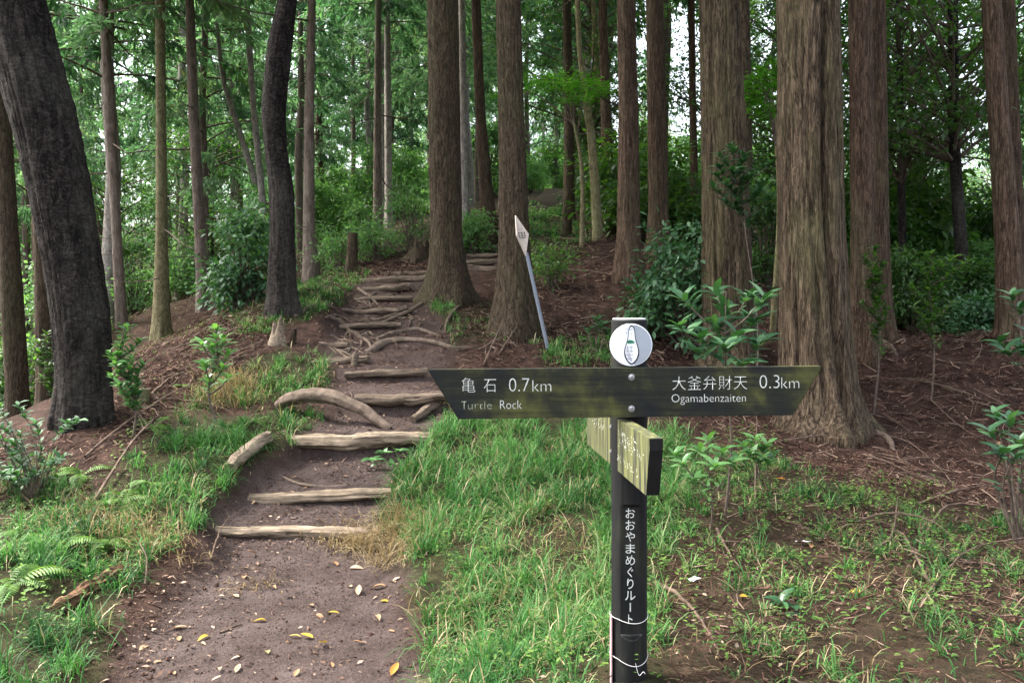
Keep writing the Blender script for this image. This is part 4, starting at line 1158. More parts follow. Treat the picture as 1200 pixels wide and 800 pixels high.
# right half of the print is grey
cres = [(x + r_ * .1 + .0, z + r_ * .9)] + [(x + r_ * .96 * math.sin(a), z + r_ * .96 * math.cos(a)) for a in np.linspace(.15, 2.95, 24)] + [(x + r_ * .12, z - r_ * .88), (x + r_ * .22, z - r_ * .3), (x + r_ * .14, z + r_ * .2)]
flatpoly('grey_print', cres, yd - .0006, 'disc_grey', disc)
flatpoly('print_outline', gourd(1.0), yd - .0011, 'black', disc)
flatpoly('print_fill', gourd(.84), yd - .0016, 'disc', disc)
flatpoly('print_shade', [(a, b) for a, b in gourd(.70) if b < z + .05 * r_ and a < x + .08 * r_], yd - .0020, 'ink_grey', disc)
flatpoly('print_band', [(x - .17 * r_, z + .06 * r_), (x - .2 * r_, z + .16 * r_), (x - .1 * r_, z + .24 * r_), (x + .04 * r_, z + .22 * r_), (x + .16 * r_, z + .14 * r_), (x + .14 * r_, z + .08 * r_)], yd - .0024, 'ink_green', disc)
for (a_, b_, w_, h_) in ((-.26, .55, .07, .05), (-.02, .50, .06, .04), (-.22, -.12, .30, .025), (-.25, -.30, .34, .025), (-.27, -.48, .36, .03), (-.2, -.66, .26, .035), (-.02, -.36, .025, .34), (-.24, .72, .34, .03)):
    flatpoly('print_line', [(x + a_ * r_, z + b_ * r_), (x + (a_ + w_) * r_, z + b_ * r_), (x + (a_ + w_) * r_, z + (b_ + h_) * r_), (x + a_ * r_, z + (b_ + h_) * r_)], yd - .0028, 'disc_grey', disc)
# slanted second board, running past the left side of the post towards the viewer
A2 = px(688, 520, 3.2); B2 = px(757, 580, 2.30)
dirv = np.array([B2[0] - A2[0], B2[1] - A2[1], 0]); LB = np.linalg.norm(dirv); dirv /= LB
side = np.array([-dirv[1], dirv[0], 0])                  # thickness direction
if side[0] < 0: side = -side
zb = (A2[2] + B2[2]) / 2 - PBZ
hB = .170; thk = .040
o0 = np.array([A2[0] - PX, A2[1] - PD, zb])
outl = [(0, 0), (LB, 0), (LB + .035, hB * .8), (LB + .035, hB), (.0, hB)]
V = [o0 + dirv * a + np.array([0, 0, b]) + side * t for t in (0, thk) for a, b in outl]
Fc = [tuple(range(5)), tuple(range(9, 4, -1))] + [(i, (i + 1) % 5, 5 + (i + 1) % 5, 5 + i) for i in range(5)]
b2 = obj('side_board', pmesh('side_board', V, Fc), M['green_board'], post)
b2['label'] = 'slanting yellow-green mossy board with flaked white lettering'
V = [o0 + dirv * (a + .0012) + np.array([0, 0, b]) + side * t for t in (.0006, thk - .0006) for a, b in ((LB, .001), (LB + .035, hB * .8), (LB + .035, hB - .001))]
obj('end_cap', pmesh('end_cap', V, [(0, 1, 4, 3), (1, 2, 5, 4)]), M['post'], b2)
# dark mounting strap with two bolts on that board, where it meets the post
tpos = (PD - A2[1]) / (B2[1] - A2[1]) * LB - .02
V = [o0 + dirv * (tpos + a) + np.array([0, 0, b]) - side * t for t in (.0, .006) for a, b in ((-.03, .0), (.03, .0), (.03, hB), (-.03, hB))]
obj('strap', pmesh('strap', V, [(0, 1, 2, 3), (7, 6, 5, 4), (0, 4, 5, 1), (1, 5, 6, 2), (2, 6, 7, 3), (3, 7, 4, 0)]), M['post'], b2)
for bz_ in (.05, .135):
    c = o0 + dirv * tpos + np.array([0, 0, bz_]) - side * .006
    o = bolt(b2, 0, 0, 0, .0095)
    o.location = c; o.rotation_euler = (0, 0, math.atan2(dirv[1], dirv[0]))
# flaked remains of lettering on the slanted board: flecks of old paint
fb = MB(); g = np.random.default_rng(5)
for row, (hh, h2, a0, a1, n) in enumerate([(.085, .055, .52, .80, 58), (.03, .022, .55, .82, 22), (.09, .05, .10, .34, 22), (.085, .05, .82, .90, 6)]):
    cells = np.arange(a0, a1, .042)
    for k in range(n):
        a = g.choice(cells) + g.uniform(0, .030); b = hh + g.uniform(0, h2)
        w_, h_ = (g.uniform(.006, .016), .0022) if g.random() < .45 else (.0028, g.uniform(.005, .014))
        p = [o0 + dirv * (a * LB / .92 + i) + np.array([0, 0, b + j]) - side * .0009 for i, j in ((0, 0), (w_, 0), (w_, h_), (0, h_))]
        fb.add(p, [(0, 1, 2, 3)])
fb.build('flaked_lettering', M['white'], b2, smooth=False)
# vertical lettering on the flat panel
yv = -pr_ * .80 - .0012
for i, ch in enumerate('おおやまめぐりル|ト'):
    d_ = PD - pr_ * .8; m_ = d_ / F
    vc = 601 + i * 13.75; uc = 738.6
    if ch == '|':
        w_, h_ = 1.5, 10.5
        xx, zz = (uc - w_ / 2 - U0) * m_ - PX, CAMZ + (VH - vc - h_ / 2) * m_ - PBZ
        flatpoly('lettering', [(xx, zz), (xx + w_ * m_, zz), (xx + w_ * m_, zz + h_ * m_), (xx, zz + h_ * m_)], yv, 'white', post)
        continue
    w_, h_ = {'り': (7.5, 12), 'ト': (5, 11), 'ル': (12, 10.5), 'ぐ': (7, 12)}.get(ch, (11, 11.5))
    xx, zz = (uc - w_ / 2 - U0) * m_ - PX, CAMZ + (VH - vc - h_ / 2) * m_ - PBZ
    obj('lettering', text_mesh(ch, w_ * m_, h_ * m_, .004), M['white'], post, (xx, yv, zz))
# pink tape strip tied on the left side of the foot with white string
V = [(-pr_ * 1.03 - .004 * k, -.02 + .028 * j - .012, zpix(718) if i else zpix(797)) for k in (0, 1) for i in (0, 1) for j in (0, 1)]
obj('pink_tape', pmesh('pink_tape', V, [(0, 1, 3, 2), (4, 6, 7, 5), (0, 4, 5, 1), (2, 3, 7, 6), (0, 2, 6, 4), (1, 5, 7, 3)]), M['pink'], post)
for v, sl in ((720, .006), (767, .012)):
    a = np.linspace(0, 2 * math.pi, 41)
    P = np.stack([pr_ * 1.05 * np.cos(a), pr_ * 1.05 * np.sin(a), zpix(v) + sl * np.sin(a * 2 + 1)], -1)
    P[:, 0] -= .004 * (np.cos(a) < -.8)
    V, Q = tubes(P, np.full(41, .0011), 5)
    obj('string', mk_mesh('string', V, Q), M['string'], post)
a = np.linspace(0, 1, 14)
P = np.stack([pr_ * .2 + .03 * a, np.full(14, -pr_ * 1.05) - .01 * a, zpix(767) - .05 * a - .02 * np.sin(a * 5)], -1)
V, Q = tubes(P, np.full(14, .0010), 4)
obj('string', mk_mesh('string', V, Q), M['string'], post)

# ------------------------------------------------------------------ tilted diamond sign
DD = 9.2
b0 = px(642.5, 409, DD); b0[2] = hz1(b0[0], DD)
t0 = px(617, 296, DD)
ds = thing('diamond_sign', 'small cream diamond plate on a tilted grey-blue pole', 'sign', tuple(b0))
e = t0 - b0; ln = np.linalg.norm(e)
ext = -.2
V, Q = tubes(np.stack([e * t for t in np.linspace(ext / ln, 1, 6)]), np.full(6, .022), 14)
n0 = len(V); V = np.vstack([V, e[None]])
cap = [(n0 - 14 + k, n0 - 14 + (k + 1) % 14, n0) for k in range(14)]
obj('pole', mk_mesh('pole', V, Q, cap, None, True, 40), M['grey_pipe'], ds)
q = [px(604, 253, DD) - b0, px(605.2, 277, DD) - b0, px(616, 300, DD) - b0, px(619.5, 274, DD) - b0]
yy = [-.05, -.14, -.05, .04]                              # the plate is turned away from the viewer
q = [p + np.array([0, y_, 0]) for p, y_ in zip(q, yy)]
nn = np.cross(q[1] - q[0], q[2] - q[0]); nn /= np.linalg.norm(nn)
if nn[1] > 0: nn = -nn
V = [p + nn * .004 for p in q] + [p - nn * .008 for p in q]
pl = obj('plate', pmesh('plate', V, [(0, 1, 2, 3), (7, 6, 5, 4)] + [(i, (i + 1) % 4, 4 + (i + 1) % 4, 4 + i) for i in range(4)]), M['sign_cream'], ds)
# three short characters reduced to strokes, and a faint grey line above
cen = sum(q) / 4; ex = (q[3] - q[1]); ex = ex / np.linalg.norm(ex); ez = (q[0] - q[2]); ez = ez / np.linalg.norm(ez)
ez = ez - ex * ez.dot(ex); ez /= np.linalg.norm(ez)
sb = MB(); g = np.random.default_rng(9)
wd = np.linalg.norm(q[3] - q[1])
def stroke(mb, a, b, w, h):
    mb.add([cen + nn * .0052 + ex * (a + i) + ez * (b + j) for i, j in ((0, 0), (w, 0), (w, h), (0, h))], [(0, 1, 2, 3)])
for k in (-1, 0, 1):
    a = k * wd * .24 - .02
    for (dx, dz, w, h) in ((0, .03, .042, .008), (.004, .012, .034, .008), (0, -.008, .042, .008), (.016, -.03, .009, .062), (.0, -.034, .012, .012), (.03, -.034, .012, .014)):
        stroke(sb, a + dx, dz - .006, w, h)
sb.build('lettering', M['black'], pl, smooth=False)
s2 = MB(); stroke(s2, -.03, .068, .07, .014); s2.build('faint_print', M['ink_grey'], pl, smooth=False)

# ------------------------------------------------------------------ log steps
def log_obj(name, label, pts, rads, m, cat='log step', seed=0, S=14, lump=.05, group=None, n=44, rough_=.28):
    P = spline(pts, n)
    Rr = np.interp(np.linspace(0, 1, n), np.linspace(0, 1, len(rads)), rads)
    g = np.random.default_rng(seed)
    P = P + np.stack([np.zeros(n), fbm(np.linspace(0, 4, n), np.full(n, seed * 1.7), 2, seed) * .05, fbm(np.linspace(0, 5, n), np.full(n, seed * 2.9), 2, seed + 2) * .05 ], -1) * (Rr.mean() / .06)
    o0_ = P[0].copy()
    L_ = P[-1] - P[0]; az = math.atan2(L_[1], L_[0])
    c, s = math.cos(-az), math.sin(-az)
    Pl = P - o0_
    Pl = np.stack([Pl[:, 0] * c - Pl[:, 1] * s, Pl[:, 0] * s + Pl[:, 1] * c, Pl[:, 2]], -1)
    V, Q = tubes(Pl, Rr, S, lump, seed)
    K = n
    ang = np.tile(np.arange(S) / S * 2 * np.pi, K); al = np.repeat(np.linspace(0, 1, K) * np.linalg.norm(L_), S)
    cen_ = np.repeat(Pl, S, 0)
    kk_ = 1 + rough_ * (vnoise(ang * 2.2, al * 5, seed) - .5) + rough_ * .8 * (vnoise(ang * 5, al * 2.0, seed + 4) - .5) + rough_ * .5 * (vnoise(ang * 8, al * 30, seed + 7) - .5)
    V = cen_ + (V - cen_) * kk_[:, None]
    ends = []
    V = np.vstack([V, Pl[0] + (Pl[0] - Pl[1]) * .1, Pl[-1] + (Pl[-1] - Pl[-2]) * .1])
    T = [((k + 1) % S, k, K * S) for k in range(S)] + [((K - 1) * S + k, (K - 1) * S + (k + 1) % S, K * S + 1) for k in range(S)]
    me = mk_mesh(name, V, Q, T, {'var': np.full(len(V), .5)}, True, 50)
    o = obj(name, me, M[m], None, tuple(o0_), (0, 0, az))
    return tag(o, label, cat, group)
LOG_LABEL = ['lowest pale log step above the flat bare dirt', 'second pale log step above the flat dirt, right end buried in grass', 'third log step up the trail, broad and split along its face',
 'log step just above the curved fallen limb', 'thin worn log step above the curved limb, orange leaf on it', 'short log step ending at a wooden stake', 'short log step beside the broken pale stump',
 'thin log step crossing the middle of the root tangle', 'thin log step above the tangle of pale roots', 'thin log step halfway from the root tangle to the thick round one', 'thick round log step left of the flared brown cedar', 'long round log step just above the thick round one', 'slim log step topmost on the run left of the flared cedar',
 'fat dark log step between the two brown cedars', 'second log step between the two brown cedars', 'third log step between the two brown cedars', 'topmost log step between the two brown cedars']
for i, (ul, vl, ur, vr, tk, d) in enumerate(LOGS):
    a, b = px(ul, vl, d + .02), px(ur, vr, d - .02)
    r_ = tk / 2 / F * d * .88
    a[2] -= r_ * .12; b[2] -= r_ * .12
    mid = (a + b) / 2 + np.array([0, 0, rng.normal(0, .012)])
    log_obj('log_step', LOG_LABEL[i], [a, mid, b], [r_ * .95, r_ * 1.08, r_ * .9], 'log' if i < 3 else 'log_dark', seed=20 + i, S=20, group='log steps of the trail')
# curved fallen limb across the steps, other logs
def path_pts(lst, r_up=0.0):
    out = []
    for q_ in lst:
        out.append(px(*q_) if len(q_) == 3 else hit(*q_) + np.array([0, 0, r_up]))
    return out
log_obj('curved_log', 'thick bowed grey limb arching over the left end of the steps', path_pts([(326,476,7.15),(345,467,7.05),(380,465,6.95),(415,476,6.85),(440,490,6.78),(458,501,6.72)]), [.04,.058,.062,.055,.045,.026], 'root', 'log', 61, S=22, rough_=.25)
log_obj('edging_log', 'short pale log lying slanted in the left grass bank', path_pts([(270,556),(290,538),(313,518)], .045), [.042,.05,.05], 'log', 'log', 62)
log_obj('edging_log', 'rotten orange-brown log half sunk in grass beside the dirt', path_pts([(64,720),(100,696),(142,674)], .012), [.026,.036,.034,.040,.034], 'rot', 'log', 63, lump=.05, S=26, rough_=.6)
log_obj('edging_log', 'slanting grey root-like log behind the left end of the arrow board', path_pts([(484,496),(505,482),(522,470)], .03), [.03,.045,.04], 'log_dark', 'log', 64)
log_obj('fallen_log', 'fat short log at the top of the slope behind the purplish cedar', path_pts([(704,258),(716,266),(730,272)], .06), [.09,.1,.09], 'log_dark', 'log', 65)
# stakes and stumps
def stump(name, label, u, v, d, h, r0, r1, m, seed, jag=.0, cat='stump', lobes=4, flare=.3):
    p = px(u, v, d) if d else hit(u, v)
    if d: p[2] = hz1(p[0], p[1])
    t = thing(name, label, cat, tuple(p))
    prof = [[-.25, 0, 0, r0], [0, 0, 0, r0], [h * .5, 0.01, 0, (r0 + r1) / 2], [h, .02, 0, r1]]
    me = trunk_mesh('trunk', prof, seed, nseg=40, dz=.02, ridge=.03, lobes=lobes, flare=flare, fh=.1, win=.1)
    co = np.empty(len(me.vertices) * 3); me.vertices.foreach_get('co', co); co = co.reshape(-1, 3)
    if jag:
        a = np.arctan2(co[:, 1], co[:, 0]); top = sstep(h * .3, h, co[:, 2])
        co[:, 2] += top * (vnoise(a * 2.2 + 7, co[:, 0] * 20, seed) - .5) * jag
        me.vertices.foreach_set('co', co.ravel()); me.update()
    me.set_sharp_from_angle(angle=R(45))
    obj('trunk', me, M[m], t)
    n_ = 20
    V = [(0.02 + r1 * .96 * math.cos(k / n_ * 6.283), r1 * .96 * math.sin(k / n_ * 6.283), h + .004) for k in range(n_)]
    if not jag: obj('cut_face', pmesh('cut_face', V, [tuple(range(n_))]), M['log_dark'], t)
    return t
stump('broken_stump', 'pale splintered stump beside the short log step', 325, 412, 8.7, .2, .085, .05, 'log', 71, jag=.22)
stump('step_stake', 'short upright stake at the end of a log step', 415, 436, 8.25, .13, .035, .032, 'log_dark', 72, cat='stake', flare=.05)
stump('step_stake', 'dark leaning stake by the broken pale stump', 343, 412, 8.75, .16, .035, .03, 'cedar_brown', 73, cat='stake', flare=.05)
stump('tree_stump', 'squat dark stump with rooty sides on the trail crest', 490, 302, 15, .30, .22, .15, 'cedar_brown', 74, flare=.7, jag=.22)
stump('cut_trunk', 'waist-high cut trunk left of the upper steps', 412, 319, 14, .72, .105, .085, 'cedar_brown', 75, flare=.3)
stump('cut_trunk', 'knee-high cut trunk beside the far upper trail', 664, 274, 16.5, .5, .11, .09, 'cedar_brown', 76, flare=.3)
stump('tree_stump', 'small cut stump on the left twig-covered slope', 166, 478, 6.9, .13, .055, .05, 'olive_bark', 77, flare=.2)

# ------------------------------------------------------------------ exposed roots
ROOTS = [ # pixel paths on the ground, radii in metres
 ('thick pale root bridging the trail below the flared cedar', [(430,414),(450,404),(480,400),(510,404),(535,411),(560,408)], (.035,.045,.04,.035,.025,.015)),
 ('second long root running just above the thick bridging root', [(440,398),(462,392),(490,389),(515,394)], (.03,.035,.03,.015)),
 ('grey twisted root at the centre of the root tangle', [(385,371),(398,377),(408,388),(420,395),(432,402),(436,413)], (.02,.026,.026,.022,.02,.014)),
 ('pale arching root on the left of the root tangle', [(370,380),(386,372),(398,371),(410,376)], (.014,.02,.018,.01)),
 ('short root dropping towards the stake', [(408,388),(404,398),(410,408),(405,416)], (.014,.016,.013,.008)),
 ('curled root dropping from the tangle over the step edge', [(420,395),(424,404),(418,412),(412,418)], (.013,.015,.012,.008)),
 ('slanting root reaching down from the flared cedar', [(500,352),(485,362),(468,372),(450,380),(435,384)], (.035,.03,.026,.02,.012)),
 ('low root from the flared cedar across the upper trail', [(490,366),(470,370),(445,375),(425,374)], (.028,.024,.02,.012)),
 ('forked pale root at the left edge of the upper steps', [(420,340),(430,346),(440,352),(436,358)], (.024,.022,.02,.012)),
 ('thin looping root left of the thick round log step', [(415,350),(424,355),(434,352),(444,358)], (.016,.017,.015,.01)),
 ('dark root hugging the grass tuft under the flared cedar', [(545,352),(532,365),(524,378),(521,390)], (.02,.022,.018,.01)),
 ('knobbly root below the crooked dark trunk', [(345,372),(362,362),(380,358),(398,366)], (.03,.026,.022,.012)),
 ('long root crossing the trail above the root tangle', [(400,362),(425,368),(455,366),(480,362)], (.02,.024,.022,.012)),
 ('root at the foot of the huge buttressed cedar', [(1000,500),(1020,508),(1040,516),(1048,530)], (.06,.05,.035,.015)),
 ('spreading root of the reddish cedar behind the buttressed one', [(1030,400),(1042,408),(1052,418)], (.06,.045,.02)),
 ('buried root crossing the second tread', [(330,560),(350,570),(380,572),(405,568)], (.008,.012,.012,.006)),
]
for i, (lab, pts, rr) in enumerate(ROOTS):
    P = path_pts(pts, max(rr) * .35)
    P[0][2] -= rr[0] * .7; P[-1][2] -= rr[-1]
    log_obj('tree_root', lab, P, list(rr), 'root', 'root', 120 + i, S=9, lump=.07, group='exposed roots', n=28)

g = np.random.default_rng(55)
for (cu, cv_, n_, su, sv) in ((400, 388, 15, 30, 14), (432, 350, 9, 16, 8), (470, 372, 8, 26, 8), (590, 398, 7, 22, 8), (395, 408, 6, 20, 6)):
    for k in range(n_):
        u, v = g.normal(cu, su * .6), g.normal(cv_, sv * .6); a = g.uniform(-.6, 1.0) if g.random() < .6 else g.uniform(1.0, 2.2); l = g.uniform(14, 34)
        pts = [(u + l * t * math.cos(a) + g.normal(0, 1.5), v + l * t * math.sin(a) * .55 + g.normal(0, 1.2)) for t in (0, .35, .7, 1)]
        r0 = g.uniform(.007, .016)
        P = path_pts(pts, r0 * .6)
        if max(abs(P[i][1] - P[i + 1][1]) for i in range(3)) > .9: continue
        P[0][2] -= r0; P[-1][2] -= r0 * .8
        log_obj('tree_root', 'thin crooked root on the upper trail' if cu < 560 else 'thin crooked root at the furrowed cedar foot', P, [r0, r0 * 1.1, r0 * .8, r0 * .4], 'root', 'root', 900 + k + int(cu), S=7, lump=.07, group='thin exposed roots', n=18)

# ------------------------------------------------------------------ fallen branches and sticks
STICKS = [
 ('long bowed branch lying in front of the huge cedar foot', [(868,527,.03),(930,521,.05),(1000,516,.07),(1060,524,.06),(1100,552,.03),(1122,578,.02)], .013),
 ('pale forked stick below the diamond sign', [(560,412,.02),(600,402,.12),(650,392,.10),(665,388,.02)], .011),
 ('arched stick leaning beside the furrowed cedar foot', [(566,430,.02),(585,405,.18),(598,378,.22),(600,376,.2)], .01),
 ('crossing stick at the furrowed cedar foot', [(572,380,.12),(585,392,.1),(600,405,.03),(612,412,.02)], .008),
 ('thin hoop-shaped stick by the diamond sign pole', [(583,418,.02),(610,395,.16),(640,378,.16),(652,377,.02)], .008),
 ('short slanted stick touching the diamond sign pole', [(620,384,.15),(632,396,.08),(640,402,.02)], .008),
 ('long thin branch on the right grass edge', [(1060,740,.01),(1100,690,.04),(1140,655,.06),(1200,648,.08)], .009),
 ('branch lying across the sparse grass on the right', [(985,622,.02),(1040,612,.05),(1090,620,.05),(1120,636,.02)], .009),
 ('forked branch above the right-hand sparse grass', [(1085,625,.01),(1110,605,.05),(1150,602,.05),(1205,610,.03)], .01),
 ('straight stick under the twig heap on the right', [(1075,592,.02),(1120,580,.03),(1160,572,.03),(1200,570,.02)], .012),
 ('upright dead stem beside the leafy shrub under the sign', [(884,600,0),(886,570,.2),(887,545,.4)], .008),
 ('curved brown stem trailing down from the leafy shrub', [(840,625,.02),(852,650,.03),(868,672,.01)], .012),
 ('brown stick pointing out of the grass at the post foot', [(770,690,.03),(800,710,.03),(830,745,.02),(845,775,.01)], .012),
 ('broken branch on the right slope with a pale end', [(985,480,.03),(1040,495,.04),(1070,510,.02)], .012),
 ('leaning dead branch against the left slope litter', [(110,590,.02),(150,545,.12),(180,520,.18),(192,500,.1)], .012),
 ('arched dead branch at the foot of the leaning trunk', [(98,498,.02),(112,482,.16),(130,478,.2),(150,468,.05)], .01),
 ('long grey stick slanting across the left slope', [(100,538,.03),(140,510,.06),(200,470,.06),(235,452,.03)], .011),
 ('pale split stick on the left slope by the small stump', [(172,470,.03),(195,455,.06),(215,440,.03)], .013),
 ('thin pale stick near the splintered stump', [(270,420,.03),(300,408,.05),(325,400,.03)], .008),
 ('grey branch on the crest beside the squat stump', [(478,310,.1),(495,295,.25),(515,282,.35)], .016),
 ('pale curved branch on the slope above the arrow board', [(655,282,.04),(680,286,.06),(697,298,.04)], .014),
 ('long stick lying across the upper right slope', [(640,318,.05),(690,322,.06),(740,330,.04)], .016),
 ('bare stick along the slope behind the round plate', [(680,402,.03),(710,398,.05),(745,394,.03)], .012),
 ('slim branch under the glossy shrub beside the thick cedar', [(770,420,.03),(800,400,.06),(815,392,.03)], .01),
 ('twisted stick at the lower step edge in the grass', [(247,660,.01),(255,640,.06),(266,625,.08),(285,612,.09)], .006),
 ('stick lying on the bare dirt near the grass', [(258,742,.006),(275,736,.008),(284,732,.006)], .007),
 ('dry bent stalk at the dirt edge beside the tussock', [(170,690,.02),(172,670,.06),(165,655,.08),(160,645,.04)], .006),
 ('slanted dead branch below the big right-hand leaves', [(1090,690,.03),(1060,640,.05),(1045,625,.02)], .01),
 ('broken brown branch in the right foreground weeds', [(1020,650,.03),(1045,640,.06),(1052,600,.1)], .01),
 ('long pale stick in the brown heap by the wood edge', [(1130,470,.03),(1165,485,.05),(1190,495,.03)], .012),
 ('crooked branch in the brown heap below the sapling', [(1090,470,.03),(1130,510,.05),(1180,530,.03)], .011),
]
def stick(label, lst, r_, seed, group=None):
    P = []
    for q_ in lst:
        p = hit(q_[0], q_[1]); 
        # lifted points stay on the ray's ground foot, raised by their height above ground
        P.append(p + np.array([0, 0, q_[2]]))
    P[0][2] -= r_
    # keep distance consistent: rays that skim the ground land too far away, so cap the jump
    for k in range(1, len(P)):
        if abs(P[k][1] - P[k - 1][1]) > 1.6:
            d = P[k - 1][1] + math.copysign(.5, P[k][1] - P[k - 1][1]); p = px(lst[k][0], lst[k][1], d); p[2] = hz1(p[0], d) + lst[k][2]; P[k] = p
    n = 22
    S_ = spline(P, n) + np.random.default_rng(seed).normal(0, r_ * .25, (n, 3))
    return log_obj_pts(label, S_, np.linspace(r_ * 1.1, r_ * .45, n), seed, group)
def log_obj_pts(label, S_, Rr, seed, group):
    o0_ = S_[0].copy(); Pl = S_ - o0_
    mb = MB()
    V, Q = tubes(Pl, Rr, 7, .08, seed); mb.add(V, Q)
    g = np.random.default_rng(seed)
    for k in range(int(g.integers(1, 4))):                 # side twigs
        i = int(g.integers(5, len(S_) - 3)); t = norm(Pl[i + 1] - Pl[i]); sd_ = norm(np.cross(t, [0, 0, 1])) * g.choice([-1, 1])
        l = g.uniform(.06, .25); tt = np.linspace(0, 1, 6)[:, None]
        tw = Pl[i] + (t * .7 + sd_ * .8 + np.array([0, 0, g.uniform(-.1, .25)])) * l * tt
        V, Q = tubes(tw, Rr[i] * .5 * (1 - .7 * tt[:, 0]), 5); mb.add(V, Q)
    o = obj('fallen_branch', mb.mesh('fallen_branch'), M['stick'], None, tuple(o0_))
    return tag(o, label, 'branch', group)
for i, (lab, lst, r_) in enumerate(STICKS):
    stick(lab, lst, r_ * (.72 if lst[0][0] > 830 else .85), 400 + i, 'fallen branches')
# many more loose sticks in the brown litter, alike but for their place
g = np.random.default_rng(77)
SM = []
for k in range(6):
    L_ = g.uniform(.5, 1.1); n = 12; t = np.linspace(0, 1, n)
    P = np.stack([L_ * t, .12 * L_ * np.sin(t * 3.1 + k) * t, .06 * L_ * np.sin(t * 3.1)], -1) + g.normal(0, .006, (n, 3))
    mb = MB(); V, Q = tubes(P, np.linspace(.010, .004, n), 6, .08, k); mb.add(V, Q)
    for j in range(3):
        i = int(g.integers(3, 9)); tt = np.linspace(0, 1, 5)[:, None]
        V, Q = tubes(P[i] + np.array([.5, g.choice([-1, 1]) * .6, .08]) * g.uniform(.12, .3) * tt, .004 * (1 - .7 * tt[:, 0]), 5); mb.add(V, Q)
    me = mb.mesh('fallen_branch'); me.materials.append(M['stick']); SM.append(me)
ZONES = [([(620,420),(640,280),(720,275),(770,310),(820,400),(700,430)], 44, 'loose dead stick on the brown slope behind the diamond sign', 'loose sticks on the middle slope'),
         ([(1010,560),(1040,430),(1190,410),(1250,560),(1150,600)], 48, 'loose dead stick in the brown twig heap right of the huge cedar', 'loose sticks in the right twig heap'),
         ([(130,520),(160,480),(240,400),(310,360),(320,400),(240,440),(180,500)], 34, 'loose dead stick on the left twig-covered slope', 'loose sticks on the left slope'),
         ([(860,700),(880,600),(1200,620),(1200,760)], 16, 'loose dead stick in the sparse grass right of the post', 'loose sticks in the sparse grass')]
for poly, n, lab, grp in ZONES:
    us = [p[0] for p in poly]; vv = [p[1] for p in poly]; c = 0
    while c < n:
        u, v = g.uniform(min(us), max(us)), g.uniform(min(vv), max(vv))
        if not inpoly(np.array([u]), np.array([v]), poly)[0]: continue
        p = hit(u, v); c += 1
        a = g.uniform(0, 6.28); s = g.uniform(.35, .95) if 'sparse' not in lab else g.uniform(.2, .5)
        q_ = p + np.array([math.cos(a), math.sin(a), 0]) * .5 * s; dzz = hz1(q_[0], q_[1]) - p[2]
        o = obj('fallen_branch', SM[g.integers(6)], None, None, (p[0], p[1], p[2] + .006), (g.uniform(-.5, .5), -math.atan2(dzz, .5 * s), a), s)
        tag(o, lab, 'branch', grp)

# ------------------------------------------------------------------ shrubs, saplings, ferns
def leaf_mesh(name, L_, W_, seed, fold=.10, droop=.14, serr=.0, n=6):
    """one real leaf: two halves folded at the midrib, curved, pointed"""
    g = np.random.default_rng(seed)
    t = np.linspace(0, 1, n + 1)
    w = W_ / 2 * np.sin(np.pi * np.clip(t * .97 + .03, 0, 1) ** .85) ** .8
    w[0] = W_ * .04; w[-1] = 0.0005
    y = L_ * t; z = -droop * L_ * t ** 2 + .04 * L_ * np.sin(t * 3)
    V = []; 
    for i in range(n + 1):
        V += [(-w[i], y[i] - serr * (i % 2) * L_, z[i] + fold * w[i] * 2), (0, y[i], z[i]), (w[i], y[i] - serr * (i % 2) * L_, z[i] + fold * w[i] * 2)]
    Q = []
    for i in range(n):
        a = i * 3; Q += [(a, a + 1, a + 4, a + 3), (a + 1, a + 2, a + 5, a + 4)]
    return mk_mesh(name, V, Q, None, {'var': np.full(len(V), g.random())}, True)
def basis_euler(dirv, nrm):
    y = norm(dirv); x = norm(np.cross(y, nrm)); z = np.cross(x, y)
    return Matrix(((x[0], y[0], z[0]), (x[1], y[1], z[1]), (x[2], y[2], z[2]))).to_euler()
LV = {}
def leaf_set(kind):
    if kind not in LV:
        spec = {'aucuba': (.17, .058, 'gloss', .06), 'aucuba_light': (.15, .05, 'gloss_light', .05), 'fresh': (.10, .042, 'gloss_light', .0), 'small': (.075, .032, 'satin', .0), 'dull': (.075, .03, 'broad', 0.)}[kind]
        L_ = []
        for k in range(5):
            me = leaf_mesh('leaf', spec[0] * (1 + .1 * (k - 2)), spec[1] * (1 + .12 * ((k * 2) % 5 - 2)), 500 + k + len(LV) * 7, serr=spec[3] * .4, fold=.06 + .05 * (k % 3), droop=.08 + .07 * k / 2)
            me.materials.append(M[spec[2]]); L_.append(me)
        LV[kind] = L_
    return LV[kind]
